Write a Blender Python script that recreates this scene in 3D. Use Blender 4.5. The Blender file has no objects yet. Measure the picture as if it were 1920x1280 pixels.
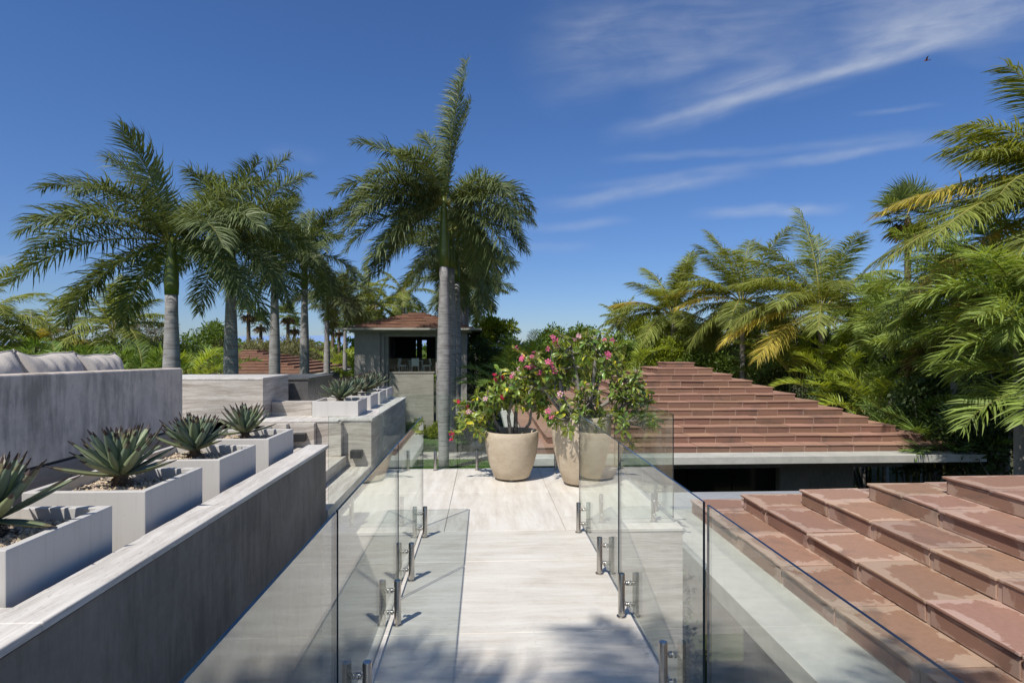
import bpy, bmesh, math, random
import numpy as np
from mathutils import Vector, Matrix

# ------------------------------------------------------------------ camera
SC = bpy.context.scene
COL = SC.collection
FPX = 1100.0                      # focal length in pixels of a 1920 px wide frame
YAW = math.atan(52 / FPX)
cam_d = bpy.data.cameras.new('camera')
cam_d.sensor_width = 36.0
cam_d.lens = 36.0 * FPX / 1920.0
cam_d.shift_y = 12 / 1920.0
cam_d.clip_start = 0.05
cam_d.clip_end = 30000
cam = bpy.data.objects.new('camera', cam_d)
COL.objects.link(cam)
cam.location = (0, 0, 1.65)
cam.rotation_euler = (math.pi / 2, 0, -YAW)
SC.camera = cam

# ------------------------------------------------------------------ light
SUN_EL = math.radians(55.2)
SUN_AZ = math.radians(215.6)      # clockwise from +Y
SUN_DIR = Vector((math.sin(SUN_AZ) * math.cos(SUN_EL), math.cos(SUN_AZ) * math.cos(SUN_EL), math.sin(SUN_EL)))
sun_d = bpy.data.lights.new('sun', 'SUN')
sun_d.energy = 4.45
sun_d.angle = math.radians(0.53)
sun_d.color = (1.0, 0.945, 0.865)
sun = bpy.data.objects.new('sun', sun_d)
COL.objects.link(sun)
sun.location = (-20, -30, 50)
sun.rotation_euler = SUN_DIR.to_track_quat('Z', 'Y').to_euler()

SC.view_settings.view_transform = 'Standard'
SC.view_settings.look = 'None'
SC.view_settings.exposure = 0.0
SC.view_settings.gamma = 1.0
SC.render.engine = 'CYCLES'
SC.cycles.use_denoising = True
SC.cycles.caustics_reflective = False
SC.cycles.caustics_refractive = False
SC.cycles.max_bounces = 7
SC.cycles.diffuse_bounces = 3
SC.cycles.glossy_bounces = 4
SC.cycles.transmission_bounces = 4
SC.cycles.transparent_max_bounces = 24
SC.cycles.sample_clamp_indirect = 6.0

world = bpy.data.worlds.new('World')
SC.world = world
world.use_nodes = True
wn = world.node_tree
for n_ in list(wn.nodes):
    wn.nodes.remove(n_)


class NT:
    """tiny helper round a node tree"""
    def __init__(s, t): s.t = t
    def new(s, kind, **kw):
        n = s.t.nodes.new(kind)
        for k, v in kw.items(): setattr(n, k, v)
        return n
    def link(s, a, b): s.t.links.new(a, b)
    def put(s, sock, v):
        if v is None: return
        if hasattr(v, 'is_output'): s.link(v, sock)
        else: sock.default_value = v
    def math(s, op, a, b=None, c=None, clamp=False):
        n = s.new('ShaderNodeMath', operation=op, use_clamp=clamp)
        for i, v in enumerate((a, b, c)): s.put(n.inputs[i], v)
        return n.outputs[0]
    def mix(s, f, a, b, mode='MIX'):
        n = s.new('ShaderNodeMix', data_type='RGBA', blend_type=mode)
        s.put(n.inputs[0], f)
        s.put(n.inputs[6], a if hasattr(a, 'is_output') else (*a[:3], 1))
        s.put(n.inputs[7], b if hasattr(b, 'is_output') else (*b[:3], 1))
        return n.outputs[2]
    def mapping(s, vec, scale=(1, 1, 1), loc=(0, 0, 0), rot=(0, 0, 0)):
        n = s.new('ShaderNodeMapping')
        s.link(vec, n.inputs[0])
        n.inputs[1].default_value = loc; n.inputs[2].default_value = rot; n.inputs[3].default_value = scale
        return n.outputs[0]
    def noise(s, vec, scale=5, detail=4, rough=0.55, dist=0.0):
        n = s.new('ShaderNodeTexNoise')
        if vec is not None: s.link(vec, n.inputs['Vector'])
        n.inputs['Scale'].default_value = scale; n.inputs['Detail'].default_value = detail
        n.inputs['Roughness'].default_value = rough; n.inputs['Distortion'].default_value = dist
        return n.outputs[0]
    def ramp(s, f, stops):
        n = s.new('ShaderNodeValToRGB')
        s.put(n.inputs[0], f)
        e = n.color_ramp.elements
        while len(e) < len(stops): e.new(0.5)
        for i, (p, c) in enumerate(stops):
            e[i].position = p
            e[i].color = (c, c, c, 1) if not isinstance(c, tuple) else (*c[:3], 1)
        return n.outputs[0]
    def smooth(s, v, a, b):
        n = s.new('ShaderNodeMapRange', interpolation_type='SMOOTHSTEP')
        s.put(n.inputs[0], v); s.put(n.inputs[1], a); s.put(n.inputs[2], b)
        return n.outputs[0]
    def bump(s, h, strength=0.3, dist=0.01):
        n = s.new('ShaderNodeBump')
        s.put(n.inputs['Height'], h); n.inputs['Strength'].default_value = strength; n.inputs['Distance'].default_value = dist
        return n.outputs[0]


# sky with thin cirrus (drawn over real sky directions)
W = NT(wn)
sky = W.new('ShaderNodeTexSky', sky_type='NISHITA')
sky.sun_disc = False
sky.sun_elevation = SUN_EL
sky.sun_rotation = SUN_AZ
sky.altitude = 300
sky.air_density = 1.0
sky.dust_density = 0.25
sky.ozone_density = 4.0
tc = W.new('ShaderNodeTexCoord')
sep = W.new('ShaderNodeSeparateXYZ'); W.link(tc.outputs['Generated'], sep.inputs[0])
yy = W.math('MAXIMUM', sep.outputs[1], 0.08)
qx = W.math('DIVIDE', sep.outputs[0], yy)
qz = W.math('DIVIDE', sep.outputs[2], yy)
front = W.smooth(sep.outputs[1], 0.1, 0.35)


def qdir(px, py):
    u = (px - 960) / FPX; v = (652 - py) / FPX
    x = math.sin(YAW) + math.cos(YAW) * u; y = math.cos(YAW) - math.sin(YAW) * u
    return x / y, v / y


total = None
bands = [  # (from, to, half width, strength, seed)
    ((960, 100), (1560, 40), 0.125, 0.34, 1.0), ((1180, 240), (2080, -30), 0.060, 0.56, 2.0), ((1350, 60), (2100, -20), 0.12, 0.26, 14.0),
    ((1130, 262), (1420, 190), 0.028, 0.30, 7.0), ((1000, 392), (1440, 318), 0.020, 0.42, 3.0),
    ((1380, 300), (1880, 235), 0.020, 0.22, 4.0), ((1290, 402), (1600, 384), 0.016, 0.45, 5.0),
    ((1440, 312), (1660, 282), 0.013, 0.35, 6.0), ((1560, 60), (2000, -60), 0.09, 0.34, 8.0),
    ((980, 428), (1200, 410), 0.013, 0.20, 9.0), ((960, 470), (1120, 460), 0.014, 0.28, 10.0),
    ((-40, 490), (60, 484), 0.012, 0.3, 11.0), ((500, 285), (620, 295), 0.02, 0.10, 12.0),
    ((1600, 215), (1780, 195), 0.008, 0.22, 13.0), ((1150, 255), (1900, 35), 0.020, 0.50, 15.0),
    ((1050, 352), (1900, 250), 0.012, 0.26, 16.0), ((1000, 180), (1400, 95), 0.03, 0.22, 17.0), ((1120, 300), (1500, 275), 0.012, 0.22, 18.0)]
for p0, p1, hw, st, sd in bands:
    (ax, ay), (bx_, by_) = qdir(*p0), qdir(*p1)
    L = math.hypot(bx_ - ax, by_ - ay); tx, ty = (bx_ - ax) / L, (by_ - ay) / L
    dx = W.math('SUBTRACT', qx, ax); dz = W.math('SUBTRACT', qz, ay)
    al = W.math('ADD', W.math('MULTIPLY', dx, tx), W.math('MULTIPLY', dz, ty))
    ac = W.math('SUBTRACT', W.math('MULTIPLY', dz, tx), W.math('MULTIPLY', dx, ty))
    cmb = W.new('ShaderNodeCombineXYZ')
    W.link(al, cmb.inputs[0]); W.link(ac, cmb.inputs[1]); cmb.inputs[2].default_value = sd * 3.7
    wob = W.noise(W.mapping(cmb.outputs[0], (2.6 / max(L, .25), 5, 1)), 1.0, 3, 0.5)
    acw = W.math('ADD', ac, W.math('MULTIPLY', W.math('SUBTRACT', wob, 0.5), hw * 1.8))
    prof = W.smooth(W.math('ABSOLUTE', acw), hw, 0.0)
    ends = W.math('MULTIPLY', W.smooth(al, -0.02, L * 0.3), W.smooth(al, L * 1.05, L * 0.62))
    fine = W.noise(W.mapping(cmb.outputs[0], (7, 34, 1), rot=(0, 0, 0.12)), 1.0, 7, 0.55, 0.5)
    big = W.noise(W.mapping(cmb.outputs[0], (4.5, 9, 1)), 1.0, 4, 0.6, 0.4)
    tex = W.math('MULTIPLY', W.math('ADD', 0.30, W.math('MULTIPLY', W.smooth(fine, 0.22, 0.85), 0.75)), W.smooth(big, 0.10, 0.66))
    one = W.math('MULTIPLY', W.math('MULTIPLY', prof, ends), W.math('MULTIPLY', tex, st * 1.0))
    total = one if total is None else W.math('ADD', total, one)
total = W.math('MULTIPLY', total, front, clamp=True)
hi = W.smooth(sep.outputs[2], 0.0, 0.42)
dt = W.new('ShaderNodeVectorMath', operation='DOT_PRODUCT')
W.link(tc.outputs['Generated'], dt.inputs[0]); dt.inputs[1].default_value = SUN_DIR
glow = W.smooth(dt.outputs['Value'], 0.30, 0.95)       # whiter air round the sun, behind the camera
blue = W.mix(hi, (0.72, 0.86, 1.16), (0.70, 0.96, 1.34))
skyc = W.mix(1.0, sky.outputs[0], W.mix(glow, blue, (1.75, 1.40, 1.08)), 'MULTIPLY')
cloudc = W.mix(total, skyc, (6.4, 7.0, 8.0))
bg = W.new('ShaderNodeBackground'); bg.inputs[1].default_value = 0.088
W.link(cloudc, bg.inputs[0])
wo = W.new('ShaderNodeOutputWorld'); W.link(bg.outputs[0], wo.inputs[0])

# ------------------------------------------------------------------ helpers


class MB:
    """collects faces; build() links them as ONE mesh object"""
    def __init__(s):
        s.v = []; s.f = []; s.m = []; s.t = []; s.u = []; s.has_uv = False
    def face(s, pts, mat=0, tint=1.0, uv=None):
        i = len(s.v); s.v.extend([tuple(p) for p in pts]); s.f.append(list(range(i, i + len(pts))))
        s.m.append(mat); s.t.append(tint)
        if uv: s.has_uv = True
        s.u.append(uv)
    def box(s, x0, x1, y0, y1, z0, z1, mat=0, tint=1.0, uvtop=False, rot=None):
        P = [(x0, y0, z0), (x1, y0, z0), (x1, y1, z0), (x0, y1, z0), (x0, y0, z1), (x1, y0, z1), (x1, y1, z1), (x0, y1, z1)]
        if rot is not None:
            c = Vector(((x0 + x1) / 2, (y0 + y1) / 2, (z0 + z1) / 2)); P = [tuple(rot @ (Vector(p) - c) + c) for p in P]
        i = len(s.v); s.v.extend(P)
        U = [(0, 0), (1, 0), (1, 1), (0, 1)]
        for q in ((3, 2, 1, 0), (4, 5, 6, 7), (0, 1, 5, 4), (1, 2, 6, 5), (2, 3, 7, 6), (3, 0, 4, 7)):
            s.f.append([i + k for k in q]); s.m.append(mat); s.t.append(tint)
            if uvtop: s.has_uv = True
            s.u.append(U if uvtop else None)
    def lathe(s, prof, n=32, c=(0, 0, 0), mat=0, tint=1.0, cap=True):
        i = len(s.v); K = len(prof)
        for r, z in prof:
            for k in range(n):
                a = 2 * math.pi * k / n; s.v.append((c[0] + r * math.cos(a), c[1] + r * math.sin(a), c[2] + z))
        for j in range(K - 1):
            for k in range(n):
                k2 = (k + 1) % n
                s.f.append([i + j * n + k, i + j * n + k2, i + (j + 1) * n + k2, i + (j + 1) * n + k]); s.m.append(mat); s.t.append(tint); s.u.append(None)
        if cap:
            s.f.append([i + k for k in range(n)][::-1]); s.m.append(mat); s.t.append(tint); s.u.append(None)
            s.f.append([i + (K - 1) * n + k for k in range(n)]); s.m.append(mat); s.t.append(tint); s.u.append(None)
    def tube(s, pts, rad, n=6, mat=0, tint=1.0):
        pts = [Vector(p) for p in pts]; i0 = len(s.v); K = len(pts)
        for j, p in enumerate(pts):
            t = (pts[min(j + 1, K - 1)] - pts[max(j - 1, 0)]).normalized()
            a = t.cross(Vector((0.31, 0.2, 0.93)));
            if a.length < 1e-3: a = t.cross(Vector((1, 0, 0)))
            a.normalize(); b = t.cross(a); r = rad[j] if hasattr(rad, '__len__') else rad
            for k in range(n):
                q = 2 * math.pi * k / n; s.v.append(tuple(p + a * (r * math.cos(q)) + b * (r * math.sin(q))))
        for j in range(K - 1):
            for k in range(n):
                k2 = (k + 1) % n
                s.f.append([i0 + j * n + k, i0 + j * n + k2, i0 + (j + 1) * n + k2, i0 + (j + 1) * n + k][::-1]); s.m.append(mat); s.t.append(tint); s.u.append(None)
        s.f.append([i0 + k for k in range(n)]); s.m.append(mat); s.t.append(tint); s.u.append(None)
        s.f.append([i0 + (K - 1) * n + k for k in range(n)][::-1]); s.m.append(mat); s.t.append(tint); s.u.append(None)
    def build(s, name, mats, parent=None, smooth=False, bevel=0, world_xyz=True, seg=2, tint=False):
        me = bpy.data.meshes.new(name); me.from_pydata(s.v, [], s.f)
        if not isinstance(mats, (list, tuple)): mats = [mats]
        for m in mats: me.materials.append(m)
        me.polygons.foreach_set('material_index', s.m)
        if smooth: me.polygons.foreach_set('use_smooth', [True] * len(s.f))
        if tint:
            at = me.attributes.new('tint', 'FLOAT_COLOR', 'FACE')
            vals = []
            for t in s.t:
                vals.extend((t, t, t, 1) if not hasattr(t, '__len__') else (t[0], t[1], t[2], 1))
            at.data.foreach_set('color', vals)
        if s.has_uv:
            uvl = me.uv_layers.new(name='UVMap'); vals = []
            for f, u in zip(s.f, s.u):
                vals.extend([c for q in (u or [(0.5, 0.5)] * len(f)) for c in q])
            uvl.data.foreach_set('uv', vals)
        me.update()
        return link(me, name, parent, bevel, world_xyz, seg)


def link(me, name, parent=None, bevel=0, world_xyz=True, seg=2):
    o = bpy.data.objects.new(name, me); COL.objects.link(o)
    if parent is not None:
        o.parent = parent
        if world_xyz:      # mesh written in world coordinates under a root that only moves
            p = parent; off = Vector((0, 0, 0))
            while p is not None: off += Vector(p.location); p = p.parent
            o.location = -off
    if bevel:
        b = o.modifiers.new('bevel', 'BEVEL'); b.width = bevel; b.segments = seg; b.limit_method = 'ANGLE'; b.angle_limit = math.radians(40)
    return o


def tag(o, label, cat, group=None):
    o['label'] = label; o['category'] = cat
    if group: o['group'] = group
    return o


def root(name, loc, label, cat, group=None, rz=0.0):
    o = bpy.data.objects.new(name, None); COL.objects.link(o)
    o.empty_display_size = 0.2
    o.location = loc; o.rotation_euler = (0, 0, rz)
    return tag(o, label, cat, group)


def struct(o):
    o['kind'] = 'structure'; return o


def dup(r, loc, rz, label=None, group=None, scale=None):
    c = r.copy(); COL.objects.link(c); c.location = loc; c.rotation_euler = (0, 0, rz)
    if scale: c.scale = (scale, scale, scale)
    if label: c['label'] = label
    if group: c['group'] = group
    for ch in list(r.children):
        d = ch.copy(); COL.objects.link(d); d.parent = c
        for g in list(ch.children):
            e = g.copy(); COL.objects.link(e); e.parent = d
    return c


def at_y(px, py, y):
    """point of the place seen at a picture position, at a given distance y"""
    u = (px - 960) / FPX; v = (652 - py) / FPX
    x = math.sin(YAW) + math.cos(YAW) * u; yv = math.cos(YAW) - math.sin(YAW) * u
    k = y / yv
    return Vector((x * k, y, 1.65 + v * k))


# ------------------------------------------------------------------ materials
def mat(name, build, rough=0.6, spec=0.3, metal=0.0):
    m = bpy.data.materials.new(name); m.use_nodes = True
    t = NT(m.node_tree); bs = m.node_tree.nodes['Principled BSDF']
    bs.inputs['Roughness'].default_value = rough; bs.inputs['Metallic'].default_value = metal
    bs.inputs['Specular IOR Level'].default_value = spec
    tcn = t.new('ShaderNodeTexCoord')
    build(t, bs, tcn.outputs['Object'])
    return m


def plain(name, c, rough=0.6, spec=0.3, metal=0.0, var=0.12, scale=6.0, bump=0.0):
    def b(t, bs, oc):
        n = t.noise(oc, scale, 5, 0.6)
        col = t.mix(n, tuple(x * (1 - var) for x in c), tuple(min(1, x * (1 + var)) for x in c))
        t.link(col, bs.inputs['Base Color'])
        if bump: t.link(t.bump(t.noise(oc, scale * 12, 4), bump, 0.01), bs.inputs['Normal'])
    return mat(name, b, rough, spec, metal)


def stone(name, light, dark, stretch=(0.5, 9, 9), stain=0.35, rough=0.55, pits=0.25, stainc=None, big=0.9):
    """travertine: bands along one axis, pits and broad weathering patches"""
    def b(t, bs, oc):
        wob = t.noise(oc, 1.3, 3, 0.5)
        wv = t.new('ShaderNodeVectorMath', operation='ADD'); t.link(oc, wv.inputs[0])
        cb = t.new('ShaderNodeCombineXYZ')
        w = t.math('MULTIPLY', t.math('SUBTRACT', wob, 0.5), 0.16)
        for i in range(3): t.link(w, cb.inputs[i])
        t.link(cb.outputs[0], wv.inputs[1])
        v = t.mapping(wv.outputs[0], stretch)
        n1 = t.noise(v, 2.2, 8, 0.68)
        n2 = t.noise(v, 7.5, 4, 0.6)
        band = t.math('ADD', t.math('MULTIPLY', n1, 0.7), t.math('MULTIPLY', n2, 0.3))
        c = t.mix(t.ramp(band, [(0.38, 0.0), (0.60, 1.0)]), dark, light)
        st = t.ramp(t.noise(oc, big, 6, 0.62, 0.6), [(0.38, 0.0), (0.68, 1.0)])
        sc = stainc or tuple(x * 0.62 for x in dark)
        c = t.mix(t.math('MULTIPLY', st, stain), c, sc)
        pit = t.ramp(t.noise(t.mapping(oc, tuple(max(1.6, q * 0.8) for q in stretch)), 14, 3, 0.7), [(0.61, 0.0), (0.70, 1.0)])
        c = t.mix(t.math('MULTIPLY', pit, pits), c, tuple(x * 0.45 for x in dark))
        grit = t.ramp(t.noise(oc, 46, 3, 0.6), [(0.68, 0.0), (0.74, 1.0)])
        c = t.mix(t.math('MULTIPLY', grit, 0.35), c, tuple(x * 0.5 for x in dark))
        grime = t.ramp(t.noise(t.mapping(oc, (1, 1, 1), (7.3, 2.1, 0)), 2.3, 8, 0.72, 1.1), [(0.56, 0.0), (0.72, 1.0)])
        c = t.mix(t.math('MULTIPLY', grime, 0.30), c, tuple(x * 0.68 for x in dark))
        t.link(c, bs.inputs['Base Color'])
        h = t.math('SUBTRACT', t.math('MULTIPLY', n2, 0.5), t.math('MULTIPLY', pit, 0.8))
        t.link(t.bump(h, 0.25, 0.006), bs.inputs['Normal'])
        t.link(t.ramp(n1, [(0.3, rough - 0.12), (0.7, rough + 0.12)]), bs.inputs['Roughness'])
    return mat(name, b, rough, 0.35)


def plaster(name, c, streak=0.3, dirt=(0.05, 0.05, 0.05), dirtamt=0.3):
    """cast, mottled surface with soft vertical run marks and darker weathering"""
    def b(t, bs, oc):
        n = t.noise(t.mapping(oc, (5, 5, 1.0)), 2.2, 7, 0.65)
        n1 = t.noise(oc, 3.2, 8, 0.68, 0.6)
        n2 = t.noise(oc, 1.1, 7, 0.64, 0.9)
        n3 = t.noise(oc, 24, 5, 0.7)
        f = t.math('ADD', t.math('ADD', t.math('MULTIPLY', n, 0.22), t.math('MULTIPLY', n1, 0.56)), t.math('MULTIPLY', n3, 0.22))
        cc = t.mix(t.ramp(f, [(0.36, 0.0), (0.64, 1.0)]), tuple(x * (1 - streak) for x in c), tuple(x * (1 + streak * .6) for x in c))
        d = t.ramp(t.math('MULTIPLY', n2, t.noise(t.mapping(oc, (9, 9, 1.4)), 1.6, 6, 0.7)), [(0.22, 0.0), (0.36, 1.0)])
        cc = t.mix(t.math('MULTIPLY', d, dirtamt), cc, dirt)
        t.link(cc, bs.inputs['Base Color'])
        t.link(t.bump(t.math('ADD', n3, t.math('MULTIPLY', n1, 1.5)), 0.22, 0.006), bs.inputs['Normal'])
    return mat(name, b, 0.75, 0.25)


def leafmat(name, c, trans=0.35, rough=0.42, spec=0.4, var=0.35, tc_=None):
    m = bpy.data.materials.new(name); m.use_nodes = True
    t = NT(m.node_tree); bs = m.node_tree.nodes['Principled BSDF']; out = m.node_tree.nodes['Material Output']
    at = t.new('ShaderNodeAttribute', attribute_name='tint')
    oi = t.new('ShaderNodeObjectInfo')
    f = t.math('ADD', 1 - var * 0.5, t.math('MULTIPLY', oi.outputs['Random'], var))
    col = t.mix(1.0, at.outputs['Color'], c, 'MULTIPLY')
    cm = t.new('ShaderNodeCombineXYZ')
    for i in range(3): t.link(f, cm.inputs[i])
    col = t.mix(1.0, col, cm.outputs[0], 'MULTIPLY')
    t.link(col, bs.inputs['Base Color'])
    bs.inputs['Roughness'].default_value = rough; bs.inputs['Specular IOR Level'].default_value = spec
    tr = t.new('ShaderNodeBsdfTranslucent')
    t.link(t.mix(1.0, col, tc_ or (1.5, 1.35, 0.5), 'MULTIPLY'), tr.inputs[0])
    mx = t.new('ShaderNodeMixShader'); mx.inputs[0].default_value = trans
    t.link(bs.outputs[0], mx.inputs[1]); t.link(tr.outputs[0], mx.inputs[2]); t.link(mx.outputs[0], out.inputs[0])
    return m


M = {}
M['deck'] = stone('travertine_deck', (0.725, 0.695, 0.635), (0.56, 0.515, 0.445), (0.5, 6, 6), 0.60, 0.5, 0.40, (0.77, 0.745, 0.69), 1.8)
M['terrace'] = stone('travertine_terrace', (0.755, 0.725, 0.665), (0.60, 0.55, 0.475), (5, 0.45, 5), 0.5, 0.5, 0.35, (0.80, 0.77, 0.72), 1.5)
M['stone_x'] = stone('travertine_wall', (0.66, 0.615, 0.56), (0.34, 0.295, 0.25), (0.6, 0.6, 10), 0.35, 0.6, 0.55)
M['stone_cap'] = stone('travertine_cap', (0.78, 0.755, 0.715), (0.52, 0.48, 0.44), (8, 0.5, 8), 0.40, 0.6, 0.65)
M['stone_tread'] = stone('travertine_tread', (0.70, 0.66, 0.60), (0.44, 0.39, 0.34), (8, 0.5, 8), 0.2, 0.6, 0.35)
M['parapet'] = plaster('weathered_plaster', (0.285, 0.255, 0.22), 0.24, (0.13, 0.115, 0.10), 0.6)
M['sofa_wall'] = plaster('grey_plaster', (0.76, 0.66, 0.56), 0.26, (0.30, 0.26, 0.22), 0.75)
M['sofa_base'] = stone('dark_plinth', (0.36, 0.32, 0.29), (0.25, 0.22, 0.20), (7, 0.5, 7), 0.3)
def planter_build(t, bs, oc):
    n = t.noise(oc, 3, 5, 0.6)
    c = t.mix(n, (0.575, 0.555, 0.53), (0.635, 0.615, 0.59))
    drip = t.ramp(t.noise(t.mapping(oc, (14, 14, 0.9)), 1.5, 6, 0.7), [(0.54, 0.0), (0.72, 1.0)])
    c = t.mix(t.math('MULTIPLY', drip, 0.28), c, (0.40, 0.37, 0.33))
    spot = t.ramp(t.noise(oc, 22, 4, 0.7), [(0.66, 0.0), (0.72, 1.0)])
    c = t.mix(t.math('MULTIPLY', spot, 0.25), c, (0.33, 0.29, 0.25))
    t.link(c, bs.inputs['Base Color'])
    t.link(t.bump(t.noise(oc, 90, 3), 0.08, 0.002), bs.inputs['Normal'])
M['planter'] = mat('planter_enamel', planter_build, 0.5, 0.3)
M['soil'] = plain('soil', (0.07, 0.055, 0.04), 0.9, 0.1, 0, 0.4, 30, 0.6)
M['darkstone'] = stone('dark_counter', (0.16, 0.155, 0.15), (0.10, 0.097, 0.095), (1.5, 1.5, 1.5), 0.4, 0.3)
M['steel'] = plain('brushed_steel', (0.52, 0.49, 0.45), 0.26, 0.5, 1.0, 0.06, 40)
M['black'] = plain('black_metal', (0.03, 0.03, 0.032), 0.45, 0.4, 0.0, 0.2, 20)
M['concrete'] = stone('pale_concrete', (0.55, 0.54, 0.49), (0.44, 0.435, 0.40), (1.0, 1.0, 1.0), 0.35, 0.7, 0.10, (0.38, 0.38, 0.34), 0.7)
M['housewall'] = plaster('house_plaster', (0.21, 0.195, 0.175), 0.12)
M['pavwall'] = plaster('pavilion_plaster', (0.34, 0.325, 0.31), 0.15, (0.18, 0.17, 0.16), 0.3)
M['pavstone'] = stone('pavilion_stone', (0.44, 0.42, 0.365), (0.27, 0.255, 0.22), (0.3, 0.3, 7), 0.25, 0.7, 0.4)
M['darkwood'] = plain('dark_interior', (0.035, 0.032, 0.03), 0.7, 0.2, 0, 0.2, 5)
M['fabric'] = plain('grey_canvas', (0.54, 0.495, 0.45), 0.9, 0.15, 0, 0.06, 8, 0.25)
M['white_seat'] = plain('white_seat', (0.62, 0.66, 0.7), 0.7, 0.2, 0, 0.05, 8)
M['clay'] = stone('clay_pot', (0.56, 0.475, 0.365), (0.45, 0.365, 0.265), (2.5, 2.5, 6), 0.35, 0.8, 0.22, (0.60, 0.51, 0.40), 3.5)
M['bark_grey'] = plain('grey_bark', (0.27, 0.25, 0.225), 0.8, 0.2, 0, 0.3, 14, 0.5)
M['bark_brown'] = plain('palm_fibre', (0.17, 0.125, 0.085), 0.9, 0.1, 0, 0.4, 14, 0.8)
M['rachis'] = plain('rachis', (0.20, 0.20, 0.05), 0.5, 0.4, 0, 0.2, 6)
M['rachis_y'] = plain('yellow_rachis', (0.36, 0.32, 0.09), 0.5, 0.4, 0, 0.2, 6)
M['wooddeck'] = stone('grey_boards', (0.42, 0.44, 0.47), (0.27, 0.28, 0.31), (0.4, 14, 14), 0.2, 0.6, 0.3)


def ground_build(t, bs, oc):
    n = t.noise(oc, 0.35, 6, 0.65); n2 = t.noise(oc, 6, 5, 0.7)
    c = t.mix(t.ramp(n, [(0.35, 0.0), (0.65, 1.0)]), (0.05, 0.06, 0.025), (0.10, 0.085, 0.055))
    t.link(t.mix(t.math('MULTIPLY', n2, 0.5), c, (0.04, 0.06, 0.02)), bs.inputs['Base Color'])
M['ground'] = mat('ground_soil', ground_build, 0.95, 0.1)


def lawn_build(t, bs, oc):
    n = t.noise(oc, 1.2, 6, 0.65); n2 = t.noise(oc, 30, 4, 0.7)
    c = t.mix(t.ramp(n, [(0.35, 0.0), (0.65, 1.0)]), (0.055, 0.12, 0.022), (0.09, 0.16, 0.035))
    t.link(t.mix(t.math('MULTIPLY', n2, 0.7), c, (0.035, 0.08, 0.015)), bs.inputs['Base Color'])
    t.link(t.bump(n2, 0.6, 0.03), bs.inputs['Normal'])
M['lawn'] = mat('lawn_turf', lawn_build, 0.9, 0.1)
M['grass'] = leafmat('grass_blade', (0.085, 0.17, 0.03), 0.3)
M['path'] = stone('path_paving', (0.50, 0.47, 0.42), (0.38, 0.36, 0.33), (2, 2, 2), 0.2)
M['sea'] = plain('sea_water', (0.09, 0.17, 0.30), 0.25, 0.4, 0, 0.1, 0.002)
M['hills'] = plain('far_hills', (0.20, 0.30, 0.50), 1.0, 0.0, 0, 0.05, 0.001)  # blue base colour stands in for distance haze over the hills


def trunk_build(t, bs, oc):
    v = t.mapping(oc, (0.6, 0.6, 9))
    n = t.noise(v, 1.6, 4, 0.6); n3 = t.noise(oc, 3, 6, 0.65)
    c = t.mix(t.ramp(n3, [(0.3, 0.0), (0.7, 1.0)]), (0.26, 0.25, 0.245), (0.41, 0.40, 0.40))
    ring = t.ramp(n, [(0.40, 1.0), (0.47, 0.0), (0.60, 0.0), (0.66, 0.7)])
    t.link(t.mix(t.math('MULTIPLY', ring, 0.65), c, (0.16, 0.14, 0.135)), bs.inputs['Base Color'])
    t.link(t.bump(n, 0.4, 0.02), bs.inputs['Normal'])
M['royal_trunk'] = mat('royal_trunk', trunk_build, 0.8, 0.2)
M['shaft'] = plain('crownshaft', (0.13, 0.17, 0.035), 0.35, 0.5, 0, 0.2, 3)
M['royal_leaf'] = leafmat('royal_leaf', (0.151, 0.193, 0.084), 0.25, 0.48, 0.3)
M['royal_dead'] = leafmat('royal_dead', (0.20, 0.16, 0.13), 0.2, 0.7, 0.2)
M['coco_leaf'] = leafmat('coconut_leaf', (0.241, 0.282, 0.070), 0.40, 0.45, 0.3)
M['coco_yellow'] = leafmat('coconut_leaf_yellow', (0.50, 0.42, 0.085), 0.35, 0.45, 0.4, 0.25)
M['manila_leaf'] = leafmat('manila_leaf', (0.260, 0.345, 0.085), 0.35, 0.46, 0.3)
M['areca_leaf'] = leafmat('areca_leaf', (0.294, 0.378, 0.060), 0.42, 0.42, 0.3)
M['areca_dark'] = leafmat('areca_dark', (0.166, 0.255, 0.066), 0.34, 0.44, 0.3)
M['fan_leaf'] = leafmat('fan_leaf', (0.20, 0.255, 0.105), 0.3, 0.45, 0.3)
M['dead_leaf'] = leafmat('dead_leaf', (0.19, 0.125, 0.065), 0.2, 0.8, 0.1)
M['shrub_leaf'] = leafmat('shrub_leaf', (0.140, 0.217, 0.039), 0.35, 0.45, 0.35)
M['shrub_lime'] = leafmat('lime_leaf', (0.260, 0.325, 0.039), 0.45, 0.4, 0.4)
M['shrub_dark'] = leafmat('dark_leaf', (0.077, 0.119, 0.038), 0.25, 0.45, 0.3)
M['scrub_leaf'] = leafmat('dry_scrub_leaf', (0.225, 0.225, 0.112), 0.25, 0.6, 0.2)
M['adenium_leaf'] = leafmat('adenium_leaf', (0.190, 0.310, 0.069), 0.28, 0.3, 0.5, 0.3)
M['pink'] = leafmat('pink_petal', (0.78, 0.16, 0.34), 0.3, 0.5, 0.3, 0.2, (1, 0.8, 0.9))
M['crimson'] = leafmat('crimson_petal', (0.66, 0.02, 0.11), 0.3, 0.5, 0.3, 0.2, (1, 0.6, 0.7))
M['pale_pink'] = leafmat('pale_petal', (0.85, 0.50, 0.60), 0.3, 0.5, 0.3, 0.2, (1, 0.9, 0.95))


def agave_build(t, bs, oc):
    at = t.new('ShaderNodeAttribute', attribute_name='tint')
    n = t.noise(oc, 18, 4, 0.6)
    c = t.mix(n, (0.8, 0.8, 0.8), (1.15, 1.15, 1.15))
    t.link(t.mix(1.0, at.outputs['Color'], c, 'MULTIPLY'), bs.inputs['Base Color'])
M['agave'] = mat('agave_leaf', agave_build, 0.42, 0.4)


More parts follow.
